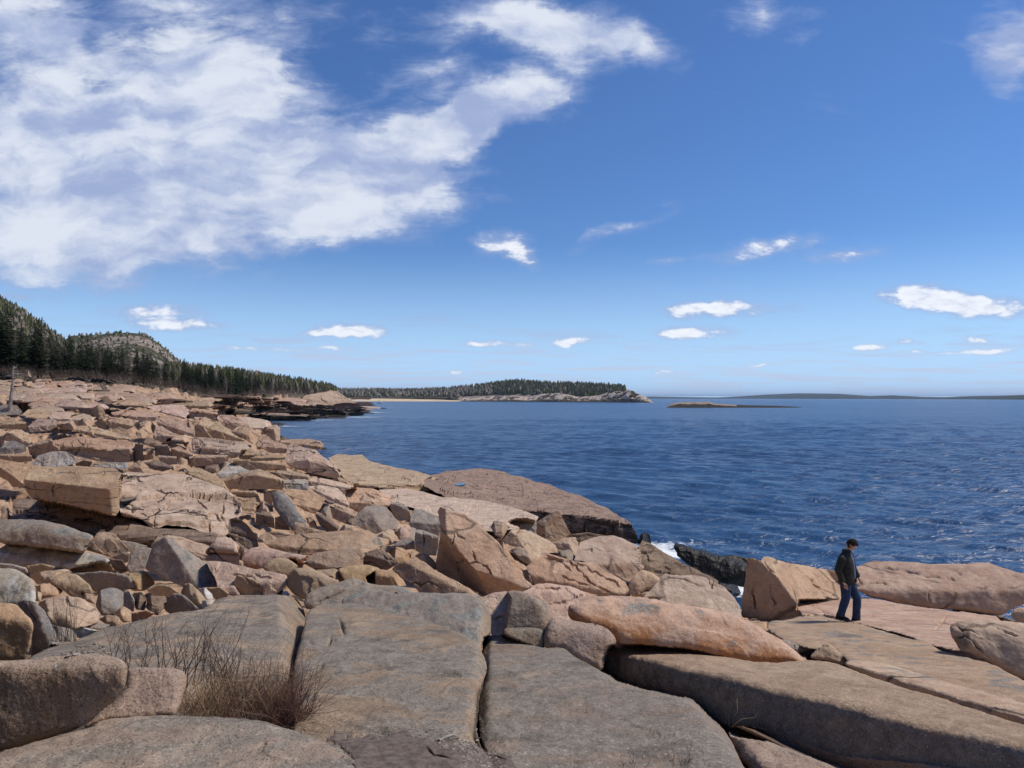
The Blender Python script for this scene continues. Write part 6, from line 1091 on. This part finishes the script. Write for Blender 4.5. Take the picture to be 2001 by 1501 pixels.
    col = loft('', [(J(.005, 0, 1.435), sd_, fw, .098, .092), (J(.0, 0, 1.48), sd_, fw, .080, .078), (J(-.005, 0, 1.505), sd_, fw, .086, .086), (J(-.005, 0, 1.47), sd_, fw, .112, .108)], None, (False, False), 6, .003, k=36)
    put('collar', [(col[0], [f for f in col[1] if not gap(f)], [])], plain('collar_cloth', (.055, .052, .042), .9), jo)
    sh_ = loft('', [(c, sd_, fw, a * .93, b_ * .95) for c, a, b_ in [(J(.01, 0, .86), .19, .145)] + ja[2:8]] + [(J(.01, 0, 1.455), sd_, fw, .075, .075)], None, (True, True), 9, .005, k=36); so_ = put('shirt', [sh_], shirt)
    # blurred light lettering on the chest
    for z, w_ in ((1.315, .085), (1.27, .065), (1.235, .055)):
        V = []; 
        for i in range(7):
            a = math.radians(90 + (i - 3) / 3 * math.degrees(w_ / .2)); 
            for dz in (-.011, .011): V.append(J(-.012 + math.sin(a) * .142, math.cos(a) * .196, z + dz))
        mesh_np('lettering', [tuple(v) for v in V], [np.array([(2 * i, 2 * i + 2, 2 * i + 3, 2 * i + 1) for i in range(6) if (i + int(z * 100)) % 3])], pr, False, so_)
    # shoes
    for an, pit in ((anL, -.20), (anR, .0)):
        d = (fw + up * pit * .5).normalized(); b0 = an + up * -.055 - d * .05; k = 14; secs = []
        for f, w_, h in ((-.045, .012, .03), (-.03, .034, .052), (.02, .040, .060), (.08, .043, .052), (.14, .048, .040), (.19, .044, .032), (.225, .026, .022), (.235, .008, .012)): secs.append((b0 + d * f + up * (h - .015), sd_, up, w_, h))
        sv_ = put('shoe', [loft('', secs, None, (True, True), 5, .002, k=k)], shoe_m)
        s2 = [(c - up * (rb + .001), a, b_, ra * 1.05, .012) for c, a, b_, ra, rb in secs]; put('sole', [loft('', s2, None, (True, True), 5, .0, k=k)], sole, sv_)
    # head: shaped skull, brow, nose, lips, ears - added to the body mesh as one surface is kept simple; hair as a cap of locks
    bm = bmesh.new(); bm.from_mesh(m2); hd0 = J(.088, 0, 1.612); fd = (fw + up * -.78).normalized(); ud = (up + fw * .78).normalized()
    bmesh.ops.create_uvsphere(bm, u_segments=32, v_segments=24, radius=1, matrix=Matrix.Identity(4)); hv = [v for v in bm.verts if v.index == -1 or not v.link_faces or v.co.length < 1.001 and v.co.length > .999]
    for v in hv:
        x, y, z = v.co; f, s, u = x, y, z                       # f forward, s side, u up of the head
        jaw = max(0, -u); rf = .096 - .010 * jaw * (f < 0); F_ = f * rf; S_ = s * (.077 - .024 * jaw ** 1.5); U_ = u * .118
        if f > 0: F_ += .022 * math.exp(-((s / .16) ** 2 + ((u + .12) / .17) ** 2)) + .006 * math.exp(-((s / .4) ** 2 + ((u + .45) / .08) ** 2)) + .007 * math.exp(-((u - .22) / .1) ** 2) + .012 * math.exp(-((s / .3) ** 2 + ((u + .85) / .2) ** 2)); F_ -= .009 * (math.exp(-(((s - .42) / .16) ** 2 + ((u - .06) / .1) ** 2)) + math.exp(-(((s + .42) / .16) ** 2 + ((u - .06) / .1) ** 2)))
        if abs(s) > .9 and abs(u + .1) < .26 and abs(f) < .3: S_ *= 1.16
        v.co = hd0 + fd * F_ + sd_ * S_ + ud * U_
    for f in bm.faces: f.smooth = True
    bm.to_mesh(m2); bm.free()
    V = []; k = 30; r7 = np.random.RandomState(4); bm = bmesh.new(); bmesh.ops.create_icosphere(bm, subdivisions=4, radius=1)
    for v in bm.verts:
        x, y, z = v.co; e = 1.06 + .10 * float(fbm(np.array([[x * 5, y * 5, z * 5]]), 3, 2)[0]); e = e * (1.0 if (z > .25 - .0 * x or (x < .25 and z > -.55 - .3 * x)) else .80)
        if x > .72 and z < .42: e *= .8
        v.co = hd0 + fd * (x * .100 * e) + sd_ * (y * .082 * e) + ud * (z * .122 * e)
    me = bpy.data.meshes.new('hair'); bm.to_mesh(me); bm.free(); me.materials.append(hair_m); ho = bpy.data.objects.new('hair', me); COL.objects.link(ho); ho.parent = root
    tb = Tub(3)
    for _ in range(420):
        a = r7.normal(size=3); a /= np.linalg.norm(a)
        if a[2] < -.2 or (a[0] > .5 and a[2] < .35): continue
        p = hd0 + fd * (a[0] * .108) + sd_ * (a[1] * .088) + ud * (a[2] * .130); q = p + (fd * (a[0] * .6 + .7) + ud * (a[2] * .3) + sd_ * a[1] * .4).normalized() * r7.uniform(.015, .032); tb.path([p, q], [.0035, .001])
    tb.obj('hair_strands', hair_m, ho)
    return root
man = person()
# ------------------------------------------------------------------ sea air
hm_ = bpy.data.materials.new('sea_air'); hm_.use_nodes = True; t = NT(hm_.node_tree); v_ = t.n('ShaderNodeVolumePrincipled', {'Color': (.58, .76, 1, 1), 'Density': 4.5e-5, 'Anisotropy': .3}); t.n('ShaderNodeOutputMaterial', {1: v_.outputs[0]})
bm = bmesh.new(); bmesh.ops.create_cube(bm, size=1, matrix=Matrix.Translation((0, 0, 86)) @ Matrix.Diagonal((320000, 320000, 200, 1))); me = bpy.data.meshes.new('haze'); bm.to_mesh(me); bm.free(); me.materials.append(hm_); hz = bpy.data.objects.new('haze', me); COL.objects.link(hz); tag(hz, kind='stuff')
